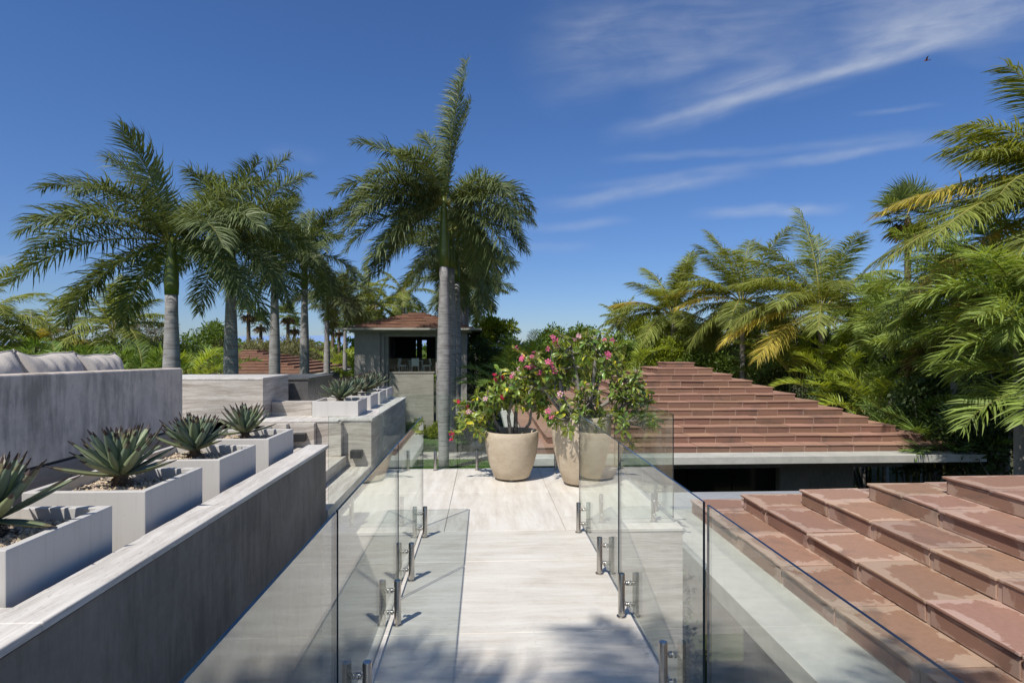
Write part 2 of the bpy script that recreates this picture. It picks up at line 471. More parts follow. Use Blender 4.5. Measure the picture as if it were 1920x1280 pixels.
def gravel_build(t, bs, oc):
    at = t.new('ShaderNodeAttribute', attribute_name='tint')
    t.link(t.mix(1.0, at.outputs['Color'], (0.62, 0.53, 0.43), 'MULTIPLY'), bs.inputs['Base Color'])
M['gravel'] = mat('pale_gravel', gravel_build, 0.85, 0.2)


def tile_build(t, bs, oc, margin=0.12, amt=0.80):
    at = t.new('ShaderNodeAttribute', attribute_name='tint')
    uv = t.new('ShaderNodeUVMap')
    su = t.new('ShaderNodeSeparateXYZ'); t.link(uv.outputs[0], su.inputs[0])
    eu = t.math('SUBTRACT', 0.5, t.math('ABSOLUTE', t.math('SUBTRACT', su.outputs[0], 0.5)))
    ev = t.math('SUBTRACT', 0.5, t.math('ABSOLUTE', t.math('SUBTRACT', su.outputs[1], 0.5)))
    edge = t.math('MINIMUM', eu, ev)
    nz = t.noise(oc, 3.1, 7, 0.66, 0.5)
    fringe = t.math('ADD', edge, t.math('MULTIPLY', t.math('SUBTRACT', nz, 0.5), 0.75))
    bloom = t.smooth(fringe, margin, margin - 0.03)
    grain = t.noise(t.mapping(oc, (3, 3, 30)), 6, 6, 0.7)
    fine = t.noise(oc, 55, 3, 0.7)
    c = t.mix(grain, (0.265, 0.150, 0.106), (0.395, 0.240, 0.175))
    c = t.mix(t.math('MULTIPLY', bloom, amt), c, (0.50, 0.36, 0.285))
    spot = t.ramp(t.noise(oc, 1.3, 8, 0.72, 0.9), [(0.53, 0.0), (0.66, 1.0)])
    c = t.mix(t.math('MULTIPLY', spot, 0.60), c, (0.16, 0.125, 0.105))
    c = t.mix(t.math('MULTIPLY', fine, 0.22), c, (0.17, 0.095, 0.07))
    t.link(t.mix(1.0, c, at.outputs['Color'], 'MULTIPLY'), bs.inputs['Base Color'])
    t.link(t.bump(t.math('ADD', grain, t.math('MULTIPLY', fine, 0.4)), 0.22, 0.006), bs.inputs['Normal'])
M['tile'] = mat('clay_tile', tile_build, 0.72, 0.25)
M['tile_plain'] = mat('clay_tile_plain', lambda t, bs, oc: tile_build(t, bs, oc, -0.04, 0.6), 0.72, 0.25)
M['mortar'] = plain('mortar', (0.44, 0.32, 0.255), 0.9, 0.1, 0, 0.15, 10)


def glass_mat(name, tint, edge=False):
    m = bpy.data.materials.new(name); m.use_nodes = True
    t = NT(m.node_tree); nodes = m.node_tree.nodes
    nodes.remove(nodes['Principled BSDF']); out = nodes['Material Output']
    geo = t.new('ShaderNodeNewGeometry')
    fr = t.new('ShaderNodeFresnel')
    ior = t.math('ADD', 1.5, t.math('MULTIPLY', geo.outputs['Backfacing'], 1 / 1.5 - 1.5))
    t.link(ior, fr.inputs['IOR'])
    tr = t.new('ShaderNodeBsdfTransparent'); tr.inputs[0].default_value = (*tint, 1)
    gl = t.new('ShaderNodeBsdfGlossy'); gl.inputs['Roughness'].default_value = 0.0
    gl.inputs[0].default_value = (1, 1, 1, 1)
    mx = t.new('ShaderNodeMixShader')
    t.link(fr.outputs[0], mx.inputs[0]); t.link(tr.outputs[0], mx.inputs[1]); t.link(gl.outputs[0], mx.inputs[2])
    tcn = t.new('ShaderNodeTexCoord')
    sm = t.ramp(t.noise(t.mapping(tcn.outputs['Object'], (3, 3, 0.9)), 2.0, 8, 0.72, 0.8), [(0.50, 0.0), (0.80, 0.075)])
    drop = t.ramp(t.noise(tcn.outputs['Object'], 38, 2, 0.5), [(0.74, 0.0), (0.78, 0.16)])
    df = t.new('ShaderNodeBsdfDiffuse'); df.inputs[0].default_value = (0.8, 0.8, 0.78, 1)
    m2 = t.new('ShaderNodeMixShader'); t.link(t.math('ADD', sm, drop), m2.inputs[0]); t.link(mx.outputs[0], m2.inputs[1]); t.link(df.outputs[0], m2.inputs[2])
    t.link(m2.outputs[0], out.inputs[0])
    return m
M['glass'] = glass_mat('clear_glass', (0.955, 0.985, 0.968))
M['glass_edge'] = plain('glass_edge', (0.012, 0.03, 0.045), 0.12, 0.6, 0, 0.1, 5)
M['door_glass'] = plain('dark_door_glass', (0.012, 0.012, 0.013), 0.08, 0.5, 0, 0.1, 3)

rng = random.Random(11)

# ================================================================== setting
b = MB(); b.face([(-9000, -9000, -4.2), (9000, -9000, -4.2), (9000, 1500, -4.2), (-9000, 1500, -4.2)])
struct(b.build('ground', M['ground']))
b = MB(); b.face([(-20000, 1500, -4.5), (20000, 1500, -4.5), (20000, 16000, -4.5), (-20000, 16000, -4.5)])
struct(b.build('sea', M['sea']))
b = MB(); prev = None          # far mountains across the bay
hx = [x * 500 for x in range(-22, 23)]
for i, x in enumerate(hx):
    h = 150 + 120 * math.exp(-((x + 3600) / 2400.0) ** 2) + 14 * math.sin(i * 1.7) + 9 * math.sin(i * 0.63 + 1)
    if x > -800: h *= max(0.15, 1 - (x + 800) / 5200)
    if prev:
        px_, ph = prev
        b.face([(px_, 12000, -5), (x, 12000, -5), (x, 12600, h), (px_, 12600, ph)])
        b.face([(px_, 12600, ph), (x, 12600, h), (x, 13800, -5), (px_, 13800, -5)])
    prev = (x, h)
struct(b.build('hills', M['hills'], smooth=True))
b = MB(); b.box(-26, 2.6, 12, 46, -4.4, -4.19); struct(b.build('lawn', M['lawn']))
b = MB()
x = -22.0
while x < 8:
    w = 1.15; b.box(x, x + w - 0.03, 30.9, 33.0, -4.3, -4.165); x += w
struct(b.build('path', M['path']))
# grass blades on the strip of lawn seen through the glass
nb = 14000
R_ = np.random.RandomState(3)
gx = R_.uniform(-5.5, 3.0, nb); gy = R_.uniform(23.5, 40, nb)
keep = (gy < 30.8) | (gy > 33.1); gx, gy = gx[keep], gy[keep]; nb = len(gx)
h = R_.uniform(0.05, 0.13, nb); a = R_.uniform(0, 6.28, nb); w = 0.012 + 0 * h
v = np.zeros((nb, 3, 3)); z0 = -4.19
v[:, 0] = np.stack([gx - w * np.cos(a), gy - w * np.sin(a), z0 + 0 * gx], 1)
v[:, 1] = np.stack([gx + w * np.cos(a), gy + w * np.sin(a), z0 + 0 * gx], 1)
v[:, 2] = np.stack([gx + R_.normal(0, .03, nb), gy + R_.normal(0, .03, nb), z0 + h], 1)
me = bpy.data.meshes.new('grass'); me.from_pydata(v.reshape(-1, 3).tolist(), [], np.arange(nb * 3).reshape(-1, 3).tolist())
me.materials.append(M['grass'])
at = me.attributes.new('tint', 'FLOAT_COLOR', 'FACE')
tv = np.ones((nb, 4)); tv[:, :3] = R_.uniform(0.6, 1.3, (nb, 1)); at.data.foreach_set('color', tv.ravel())
o = link(me, 'grass'); o['kind'] = 'stuff'

# deck of the footbridge and the terrace it leads to
b = MB()
ys = [-4.0, -2.75, -1.5, -0.25, 1.0, 2.2, 3.4, 4.55, 5.30]
for i in range(len(ys) - 1): b.box(-0.625, 0.935, ys[i] + 0.0025, ys[i + 1] - 0.0025, -0.03, 0)
b.box(-0.60, 0.91, -4, 5.30, -0.34, -0.031)
struct(b.build('deck', M['deck'], bevel=0.003, seg=1))
b = MB()
xs = [-1.452, -0.36, 0.74, 1.83]
ys2 = [5.305, 6.72, 8.07]
for i in range(3):
    for j in range(2): b.box(xs[i] + 0.002, xs[i + 1] - 0.002, ys2[j] + 0.002, ys2[j + 1] - 0.002, -0.03, 0)
struct(b.build('terrace', M['terrace'], bevel=0.003, seg=1))
b = MB(); b.box(-1.445, 1.822, 5.315, 8.06, -4.2, -0.033)
b.box(-0.45, 0.75, -4, -2.2, -4.2, -0.342)
o = b.build('terrace_base', M['stone_x']); tag(o, 'plaster base wall carrying the travertine terrace and footbridge', 'wall')

# ------------------------------------------------------------------ left: parapet, planter bed, steps
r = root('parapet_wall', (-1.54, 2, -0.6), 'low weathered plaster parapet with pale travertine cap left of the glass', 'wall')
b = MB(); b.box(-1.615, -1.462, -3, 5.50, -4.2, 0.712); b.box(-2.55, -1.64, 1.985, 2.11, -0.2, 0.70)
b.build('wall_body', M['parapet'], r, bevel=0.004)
b = MB()
for y0, y1 in ((-3, -0.6), (-0.6, 1.99), (1.99, 3.4), (3.4, 4.5), (4.5, 5.54)):
    b.box(-1.635, -1.443, y0 + 0.0015, y1 - 0.0015, 0.722, 0.752)
b.box(-2.57, -1.638, 1.96, 2.13, 0.712, 0.745)
b.build('cap', M['stone_cap'], r, bevel=0.003, seg=1)
b = MB(); b.box(-1.625, -1.455, -2.99, 5.52, 0.7125, 0.7215); b.build('shadow_joint', M['black'], r)
b = MB(); b.box(-2.58, -1.617, -3, 5.48, -0.4, 0.30)
struct(b.build('planter_bed', M['stone_x']))
b = MB()
for i in range(1, 6):
    b.box(-1.455 - 0.3 * (i - 1) - (0.30 if i < 5 else 1.2), -1.455 - 0.3 * (i - 1), 5.545, 7.70, -0.35, 0.14 * i)
o = b.build('stone_steps', M['stone_tread'], bevel=0.004, seg=1); tag(o, 'pale travertine steps climbing left from the terrace beyond the parapet', 'steps')
b = MB(); b.box(-9, -2.59, -3, 7.69, 0.4, 0.70)
struct(b.build('upper_terrace', M['terrace']))

r = root('ledge_wall', (-2, 8, 0), 'stepped travertine ledge wall with small wall lamps carrying the far planters', 'wall')
b = MB()
b.box(-1.80, -1.442, 7.58, 10.80, -4.2, 0.715)
b.box(-2.105, -1.803, 7.48, 10.79, -4.2, 0.715)
b.box(-2.41, -2.108, 7.38, 10.79, -4.2, 0.715)
b.box(-3.10, -2.413, 7.28, 10.79, -4.2, 0.715)
b.build('wall_body', M['stone_x'], r, bevel=0.003, seg=1)
b = MB(); b.box(-1.832, -1.428, 7.565, 10.82, 0.718, 0.748); b.box(-3.05, -1.835, 7.47, 10.82, 0.718, 0.738)
b.build('cap', M['stone_cap'], r, bevel=0.003, seg=1)


def wall_lamp(x, y, z, label):
    r = root('wall_lamp', (x, y, z), label, 'wall lamp', 'step lamps on the ledge wall')
    b = MB(); w = 0.07
    b.box(-w * .8, w * .8, -0.02, 0, -0.05, 0.045)
    o = b.build('back_plate', M['black'], r, world_xyz=False)
    b = MB()
    prof = [(0, .055), (-.10, .05), (-.085, -.045), (0, -.03)]
    for i in range(4):
        j = (i + 1) % 4
        b.face([(-w, prof[i][0], prof[i][1]), (w, prof[i][0], prof[i][1]), (w, prof[j][0], prof[j][1]), (-w, prof[j][0], prof[j][1])])
    b.face([(-w, p[0], p[1]) for p in prof]); b.face([(w, p[0], p[1]) for p in prof[::-1]])
    b.build('hood', M['black'], r, world_xyz=False, bevel=0.004)
wall_lamp(-1.62, 7.58, 0.30, 'small black wedge lamp low on the travertine wall beside the lowest tread')
wall_lamp(-2.27, 7.38, 0.545, 'small black wedge lamp on the ledge wall behind the end of the parapet')

# sofa wall, sofa and cushions
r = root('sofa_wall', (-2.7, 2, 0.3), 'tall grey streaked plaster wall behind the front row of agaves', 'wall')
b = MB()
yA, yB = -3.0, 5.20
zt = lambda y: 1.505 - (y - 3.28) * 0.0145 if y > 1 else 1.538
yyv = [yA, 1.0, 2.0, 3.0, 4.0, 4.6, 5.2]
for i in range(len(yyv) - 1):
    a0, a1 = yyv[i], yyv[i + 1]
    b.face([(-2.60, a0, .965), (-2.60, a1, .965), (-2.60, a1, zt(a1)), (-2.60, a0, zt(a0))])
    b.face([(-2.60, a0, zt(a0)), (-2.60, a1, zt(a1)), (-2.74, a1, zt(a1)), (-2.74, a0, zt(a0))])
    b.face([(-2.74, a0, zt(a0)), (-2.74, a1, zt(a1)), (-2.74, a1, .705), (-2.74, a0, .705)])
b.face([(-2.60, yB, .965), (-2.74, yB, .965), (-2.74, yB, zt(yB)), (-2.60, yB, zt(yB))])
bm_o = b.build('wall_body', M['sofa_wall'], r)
bm = bmesh.new(); bm.from_mesh(bm_o.data); bmesh.ops.remove_doubles(bm, verts=bm.verts, dist=1e-4); bmesh.ops.recalc_face_normals(bm, faces=bm.faces); bm.to_mesh(bm_o.data); bm.free()
md = bm_o.modifiers.new('bevel', 'BEVEL'); md.width = 0.018; md.segments = 4; md.limit_method = 'ANGLE'
b = MB(); b.box(-2.739, -2.592, yA, yB - 0.004, 0.3, 0.948); b.box(-2.73, -2.615, yA, yB - 0.01, 0.9485, 0.9645, 1)
b.build('plinth', [M['sofa_base'], M['black']], r)

r = root('sofa', (-3.2, 3.5, 0.7), 'grey outdoor sofa hidden behind the plaster wall under the cushions', 'sofa')
b = MB(); b.box(-3.75, -2.76, 1.0, 5.0, 0.70, 0.90); b.build('base', M['stone_x'], r)
b = MB(); b.box(-3.73, -2.77, 1.01, 4.98, 0.903, 1.10); b.build('seat_cushion', M['fabric'], r, bevel=0.04, seg=3)


def pillow(y0, y1, zt_, seed, label, lean=0.0):
    """a soft square back cushion: pinched corners, sagging middle, creases"""
    rg = random.Random(seed); n = 34
    w = (y1 - y0); h = zt_ - 1.09
    bm = bmesh.new(); grid = {}
    k = [rg.uniform(0, 6.28) for _ in range(12)]
    for side in (0, 1):
        for i in range(n + 1):
            for j in range(n + 1):
                u = i / n * 2 - 1; v = j / n * 2 - 1
                if side and (i in (0, n) or j in (0, n)): grid[1, i, j] = grid[0, i, j]; continue
                th = 0.125 * (max(0, (1 - u ** 4)) ** 0.55) * (max(0, (1 - v ** 4)) ** 0.55)
                pin = 1 - 0.055 * (1 - u * u) * (v * v) ; pin2 = 1 - 0.05 * (1 - v * v) * (u * u)
                cre = 0.011 * math.sin(9 * u + 5 * v + k[0]) * (1 - abs(v) ** 2) * abs(v) + 0.009 * math.sin(16 * u - 7 * v + k[1]) * abs(v) ** 1.5 * (1 - u ** 2)
                cre += 0.006 * math.sin(23 * u + 3 * v + k[2]) * max(0, v) + 0.010 * math.sin(6 * u + 8 * v + k[3]) * abs(u) * (1 - u * u)
                sag = -0.022 * (1 - u * u) * max(0, v) + 0.012 * math.sin(4.0 * u + k[4]) * max(0, v)
                x = (th + cre * (th > 0.01)) * (1 if side else -1)
                p = Vector((x, u * w / 2 * pin2, (v * h / 2) * pin + sag))
                p.x += -lean * v
                grid[side, i, j] = bm.verts.new(p)
        for i in range(n):
            for j in range(n):
                q = [grid[side, i, j], grid[side, i + 1, j], grid[side, i + 1, j + 1], grid[side, i, j + 1]]
                f = bm.faces.new(q if side else q[::-1]); f.smooth = True
    bmesh.ops.recalc_face_normals(bm, faces=bm.faces)
    me = bpy.data.meshes.new('cushion'); bm.to_mesh(me); bm.free(); me.materials.append(M['fabric'])
    r = root('back_cushion', (-2.95, (y0 + y1) / 2, 1.09 + h / 2), label, 'cushion', 'sofa back cushions')
    o = link(me, 'cover', r, world_xyz=False)
    b = MB()
    ring = [(0, -w / 2, -h / 2), (0, w / 2, -h / 2), (0, w / 2, h / 2), (0, -w / 2, h / 2)]
    pts = []
    for e in range(4):
        A, B = Vector(ring[e]), Vector(ring[(e + 1) % 4])
        for s in range(8):
            t_ = s / 8; p = A.lerp(B, t_); u = p.y / (w / 2); v = p.z / (h / 2)
            p.y *= 1 - 0.05 * (1 - v * v) * (u * u); p.z *= 1 - 0.055 * (1 - u * u) * (v * v)
            p.z += (-0.022 * (1 - u * u) * max(0, v) + 0.012 * math.sin(4.0 * u + k[4]) * max(0, v))
            p.x = -lean * v; pts.append(p)
    pts.append(pts[0]); b.tube(pts, 0.006, 5); b.build('piping', M['fabric'], r, smooth=True, world_xyz=False)
    return r
pillow(3.15, 3.88, 1.625, 5, 'light grey sofa cushion nearest the left frame edge, above the plaster wall', 0.05)
pillow(3.89, 4.43, 1.635, 8, 'light grey sofa cushion in the middle of the three, above the plaster wall', 0.05)
pillow(4.43, 4.90, 1.622, 21, 'light grey sofa cushion farthest from the camera, next to the wall end', 0.04)

r = root('travertine_block', (-4, 8.2, 0.7), 'long pale travertine counter block behind the steps, lit front and shaded side', 'counter')
b = MB(); b.box(-6.5, -2.86, 7.73, 8.72, 0.70, 1.235); b.build('body', M['stone_x'], r)
b = MB(); b.box(-6.5, -2.855, 7.725, 8.725, 1.2365, 1.264); b.build('top', M['stone_cap'], r, bevel=0.003, seg=1)
r = root('dark_counter', (-2.9, 9.4, 0.7), 'dark grey polished stone counter behind the travertine block', 'counter')
b = MB(); b.box(-5, -2.60, 8.80, 10.2, 0.739, 1.175); b.build('body', M['darkstone'], r)
b = MB(); b.box(-5, -2.585, 8.785, 10.2, 1.177, 1.205); b.build('top', M['darkstone'], r, bevel=0.003, seg=1)
b = MB(); b.box(-2.855, -2.32, 8.02, 8.20, 0.7395, 0.925)
o = b.build('low_wall', M['stone_x'], bevel=0.003, seg=1); tag(o, 'short low travertine wall between the counter block and the far planters', 'wall')

# ------------------------------------------------------------------ planters with agaves
def gravel_mesh(half, n, seed):
    rg = random.Random(seed); b = MB()
    b.face([(-half, -half, -0.012), (half, -half, -0.012), (half, half, -0.012), (-half, half, -0.012)], 0, 0.55)
    ph = (1 + 5 ** .5) / 2
    octv = [(1, 0, 0), (-1, 0, 0), (0, 1, 0), (0, -1, 0), (0, 0, 1), (0, 0, -1)]
    octf = [(0, 2, 4), (2, 1, 4), (1, 3, 4), (3, 0, 4), (2, 0, 5), (1, 2, 5), (3, 1, 5), (0, 3, 5)]
    for _ in range(n):
        s = rg.uniform(0.005, 0.013); x = rg.uniform(-half + s, half - s); y = rg.uniform(-half + s, half - s)
        z = rg.uniform(-0.012, 0.004) + 0.012 * math.cos(x * 9) * math.cos(y * 7)
        q = Matrix.Rotation(rg.uniform(0, 6.28), 3, 'Z') @ Matrix.Rotation(rg.uniform(0, 1.5), 3, 'X')
        sx, sy, sz = s * rg.uniform(.8, 1.5), s * rg.uniform(.7, 1.2), s * rg.uniform(.6, 1)
        P = [q @ Vector((a * sx, c * sy, d * sz)) + Vector((x, y, z)) for a, c, d in octv]
        t = rg.uniform(0.6, 1.25); tt = (t, t * rg.uniform(.93, 1.0), t * rg.uniform(.82, 1.0))
        for f in octf: b.face([P[k] for k in f], 0, tt)
    return b


def make_planter(h, label, group):
    r = root('planter', (0, 0, 0), label, 'planter', group)
    b = MB(); o_, i_ = 0.30, 0.262
    b.box(-o_, o_, -o_, o_, 0.0, 0.02)
    for s in (-1, 1):
        b.face([(s * o_, -o_, 0.02), (s * o_, o_, 0.02), (s * o_, o_, h), (s * o_, -o_, h)][::s])
        b.face([(-o_, s * o_, 0.02), (o_, s * o_, 0.02), (o_, s * o_, h), (-o_, s * o_, h)][::-s])
        b.face([(s * i_, -i_, h - .14), (s * i_, i_, h - .14), (s * i_, i_, h), (s * i_, -i_, h)][::-s])
        b.face([(-i_, s * i_, h - .14), (i_, s * i_, h - .14), (i_, s * i_, h), (-i_, s * i_, h)][::s])
    for A, B in (((-1, -1), (1, -1)), ((1, -1), (1, 1)), ((1, 1), (-1, 1)), ((-1, 1), (-1, -1))):
        b.face([(A[0] * o_, A[1] * o_, h), (B[0] * o_, B[1] * o_, h), (B[0] * i_, B[1] * i_, h), (A[0] * i_, A[1] * i_, h)])
    o = b.build('box', M['planter'], r, world_xyz=False)
    bm = bmesh.new(); bm.from_mesh(o.data); bmesh.ops.remove_doubles(bm, verts=bm.verts, dist=1e-5); bm.to_mesh(o.data); bm.free()
    md = o.modifiers.new('bevel', 'BEVEL'); md.width = 0.004; md.segments = 2; md.limit_method = 'ANGLE'
    g = gravel_mesh(i_ - 0.002, 1500, 4).build('gravel', M['gravel'], r, world_xyz=False, tint=True)
    g.location = (0, 0, h - 0.05)
    return r


def make_agave(seed, n=54, L=0.31):
    rg = random.Random(seed); b = MB()
    gold = math.pi * (3 - 5 ** .5)
    for i in range(n):
        f = i / (n - 1)                       # 0 outer/old .. 1 inner/young
        az = i * gold + rg.uniform(-.2, .2)
        el = math.radians(10 + 78 * (f ** 0.56)) + rg.uniform(-.09, .09)
        ln = L * (1.06 - 0.36 * f ** 1.8) * rg.uniform(.86, 1.10)
        wd = ln * 0.105 * rg.uniform(.9, 1.2)
        curl = rg.uniform(-.10, .55) * (1 - f) ** 1.5 + 0.06
        K = 8
        p = Vector((0.03 * math.cos(az) * (1 - f * .6), 0.03 * math.sin(az) * (1 - f * .6), 0.06 + 0.06 * f))
        e = el - 0.16; side = Vector((-math.sin(az), math.cos(az), 0)); rows = []
        for k in range(K + 1):
            s = k / K
            d = Vector((math.cos(az) * math.cos(e), math.sin(az) * math.cos(e), math.sin(e)))
            nrm = side.cross(d) * -1
            if nrm.z < 0 and el > 0: nrm = -nrm
            ww = wd * (0.50 + 1.5 * s - 1.15 * s * s) * (1 - s ** 3.0) ** 0.9 + 0.0010
            up = Vector((-math.cos(az) * math.sin(e), -math.sin(az) * math.sin(e), math.cos(e)))
            dep = ww * 0.34
            rows.append([p + side * ww + up * dep, p + side * ww * .5 + up * dep * .2, p, p - side * ww * .5 + up * dep * .2, p - side * ww + up * dep,
                         p - side * ww * .5 - up * dep * .35, p - up * dep * .55 - up * 0.004, p + side * ww * .5 - up * dep * .35])
            p = p + d * (ln / K); e += curl / K
        old = max(0, 1 - f * 5) * rg.uniform(0.2, 1)
        g = rg.uniform(.85, 1.15)
        base = Vector((0.15, 0.20, 0.145)) * g if rg.random() < .6 else Vector((0.215, 0.265, 0.155)) * g
        base = base.lerp(Vector((0.27, 0.27, 0.10)), old * .6)
        burnt = rg.uniform(.72, .95)
        for k in range(K):
            s = (k + .5) / K
            c = base * 1.0
            if s > 0.9: c = Vector((0.06, 0.04, 0.035))
            elif s > burnt: c = c.lerp(Vector((0.15, 0.09, 0.05)), .6)
            for q in range(8):
                q2 = (q + 1) % 8
                b.face([rows[k][q], rows[k][q2], rows[k + 1][q2], rows[k + 1][q]], 0, tuple(c))
    st = MB()
    for i in range(46):
        az = rg.uniform(0, 6.28); z = rg.uniform(-.03, .06); rr = rg.uniform(.025, .05)
        p = Vector((rr * math.cos(az), rr * math.sin(az), z)); d = Vector((math.cos(az), math.sin(az), rg.uniform(-.9, .2))) * rg.uniform(.03, .07)
        sd = Vector((-math.sin(az), math.cos(az), 0)) * .012
        st.face([p + sd, p + d * 1.0, p - sd], 0)
    st.tube([(0, 0, -.06), (0, 0, .09)], [.05, .035], 10, 0)
    r = root('agave', (0, 0, 0), '', 'agave')
    o = b.build('leaves', M['agave'], r, smooth=True, world_xyz=False, tint=True)
    bm = bmesh.new(); bm.from_mesh(o.data); bmesh.ops.remove_doubles(bm, verts=bm.verts, dist=1e-6); bmesh.ops.recalc_face_normals(bm, faces=bm.faces); bm.to_mesh(o.data); bm.free()
    st.build('stem', M['bark_brown'], r, world_xyz=False)
    return r


PX = -2.0
front_y = [(2.17, 'white square planter at the left frame edge, nearest the camera'),
           (3.03, 'white square planter second from the camera in the front row beside the parapet'),
           (3.86, 'white square planter third from the camera in the front row'),
           (4.72, 'white square planter at the far end of the front row, by the steps')]
ag_labels = ['blue green agave cut by the left frame edge', 'large spreading agave with brown tipped lower leaves in the second planter',
             'blue green agave between the largest one and the one nearest the steps', 'upright compact agave in the front row planter nearest the steps']
pl = None; agaves = [make_agave(31), make_agave(47), make_agave(65)]
spots = []
for i, (y, lab) in enumerate(front_y):
    if pl is None:
        pl = make_planter(0.63, lab, 'white planters in a row'); pl.location = (PX, y + .30, 0.30)
    else: dup(pl, (PX, y + .30, 0.30), 0, lab, 'white planters in a row')
    spots.append((PX, y + .30, 0.895, ag_labels[i], (0.92, 0.90, 0.86, 0.80)[i]))
far_y = [(7.86, 'low white planter on the ledge, nearest of the far row'), (8.72, 'low white planter on the ledge, second of the far row'),
         (9.50, 'low white planter on the ledge, third of the far row'), (10.20, 'low white planter at the far end of the ledge before the pavilion')]
pl2 = None
far_lab = ['agave in the nearest planter of the far ledge row, leaves drooping over its front', 'agave just behind the nearest one on the far ledge',
           'agave third along the far ledge row', 'agave at the far end of the ledge in front of the pavilion']
for i, (y, lab) in enumerate(far_y):
    if pl2 is None:
        pl2 = make_planter(0.205, lab, 'low planters on the ledge'); pl2.location = (PX + .03, y + .30, 0.739)
    else: dup(pl2, (PX + .03, y + .30, 0.739), 0, lab, 'low planters on the ledge')
    spots.append((PX + .03, y + .30, 0.905, far_lab[i], 0.95))
used = set()
for i, (x, y, z, lab, sc) in enumerate(spots):
    k = i % 3
    if k not in used:
        used.add(k); a_ = agaves[k]; a_.location = (x, y, z); a_.rotation_euler = (0, 0, i * 1.3); a_.scale = (sc,) * 3; a_['label'] = lab; a_['group'] = 'agaves in the white planters'
    else: dup(agaves[k], (x, y, z), i * 1.3, lab, 'agaves in the white planters', sc)

# ------------------------------------------------------------------ glass balustrade
GT = 0.005
def spigot_bm(parent, base, d):
    """steel half-post standing on the deck, two ball-jointed studs reaching to the glass; d = unit vector towards the glass"""
    o = MB(); o.lathe([(0.030, 0), (0.030, 0.006), (0.0205, 0.007), (0.0205, 0.262), (0.019, 0.266), (0.0, 0.266)], 24, base, cap=False)
    sp = o.build('spigot', M['steel'], parent, smooth=True)
    md = sp.modifiers.new('e', 'EDGE_SPLIT'); md.split_angle = math.radians(35)
    for z in (0.075, 0.205):
        s = MB(); ax = Vector(d); p = Vector(base) + Vector((0, 0, z))
        prof = [(0.018, .006), (0.024, .006), (0.026, .0135), (0.031, .0155), (0.036, .0135), (0.0365, .010), (0.0395, .016), (0.0425, .016)]
        prof2 = [(0.0545, .016), (0.060, .016), (0.0605, .0)]
        for pf in (prof, prof2):
            n = 14; i0 = len(s.v); e1 = Vector((0, 0, 1)); e2 = ax.cross(e1)
            for t_, rr in pf:
                for k in range(n):
                    a = 6.2832 * k / n; s.v.append(tuple(p + ax * t_ + e1 * (rr * math.cos(a)) + e2 * (rr * math.sin(a))))
            for j in range(len(pf) - 1):
                for k in range(n):
                    k2 = (k + 1) % n
                    s.f.append([i0 + j * n + k, i0 + j * n + k2, i0 + (j + 1) * n + k2, i0 + (j + 1) * n + k]); s.m.append(0); s.t.append(1); s.u.append(None)
        st = s.build('stud', M['steel'], sp, smooth=True)


def glass_panel(p0, p1, inward, label, spig, z0=0.045, z1=1.025):
    """upright sheet between two ground points; inward = unit vector to the side the posts stand on"""
    p0 = Vector((*p0, 0)); p1 = Vector((*p1, 0)); t = (p1 - p0).normalized(); n = Vector((t.y, -t.x, 0))
    r = root('glass_panel', ((p0.x + p1.x) / 2, (p0.y + p1.y) / 2, 0), label, 'glass railing', 'frameless glass railing panels')
    b = MB(); A, B = p0, p1
    def q(P, s, z): return P + n * (GT * s) + Vector((0, 0, z))
    b.face([q(A, 1, z0), q(B, 1, z0), q(B, 1, z1), q(A, 1, z1)][::-1], 0)
    b.face([q(A, -1, z0), q(B, -1, z0), q(B, -1, z1), q(A, -1, z1)], 0)
    b.face([q(A, 1, z1), q(B, 1, z1), q(B, -1, z1), q(A, -1, z1)][::-1], 1)
    b.face([q(A, 1, z0), q(A, 1, z1), q(A, -1, z1), q(A, -1, z0)][::-1], 1)
    b.face([q(B, 1, z0), q(B, -1, z0), q(B, -1, z1), q(B, 1, z1)][::-1], 1)
    b.face([q(A, 1, z0), q(A, -1, z0), q(B, -1, z0), q(B, 1, z0)][::-1], 1)
    o = b.build('glass_pane', [M['glass'], M['glass_edge']], r)
    bm = bmesh.new(); bm.from_mesh(o.data); bmesh.ops.remove_doubles(bm, verts=bm.verts, dist=1e-6); bmesh.ops.recalc_face_normals(bm, faces=bm.faces); bm.to_mesh(o.data); bm.free()
    inn = Vector((*inward, 0))
    for s in spig:
        base = p0 + t * s + inn * 0.0495
        spigot_bm(r, tuple(base), -inn)
    return r


XL, XR = -0.566, 0.892
glass_panel((XL, 0.70), (XL, 2.262), (1, 0), 'clear glass panel on the left of the bridge, nearest the camera', [0.33, 1.25])
glass_panel((XL, 2.288), (XL, 3.862), (1, 0), 'clear glass panel in the middle of the left bridge railing', [0.33, 1.24])
glass_panel((XL, 3.888), (XL, 5.44), (1, 0), 'clear glass panel at the far end of the left bridge railing', [0.31, 1.26])
glass_panel((XR, 0.70), (XR, 2.300), (-1, 0), 'clear glass panel on the right of the bridge, nearest the camera', [0.33, 1.25])
glass_panel((XR, 2.345), (XR, 3.832), (-1, 0), 'clear glass panel in the middle of the right bridge railing', [0.385, 1.225])
glass_panel((XR, 3.858), (XR, 5.46), (-1, 0), 'clear glass panel at the far end of the right bridge railing by the tall pot', [0.40, 1.36])
glass_panel((-1.425, 5.44), (XL - .012, 5.44), (0, 1), 'clear glass return panel between the bridge railing and the parapet end', [0.2, 0.66])
glass_panel((XR + .012, 5.46), (1.785, 5.46), (0, 1), 'clear glass return panel right of the bridge, before the flowering shrub', [0.2, 0.7])
glass_panel((1.785, 5.472), (1.785, 7.98), (-1, 0), 'clear glass panel along the right edge of the terrace', [0.4, 2.0])
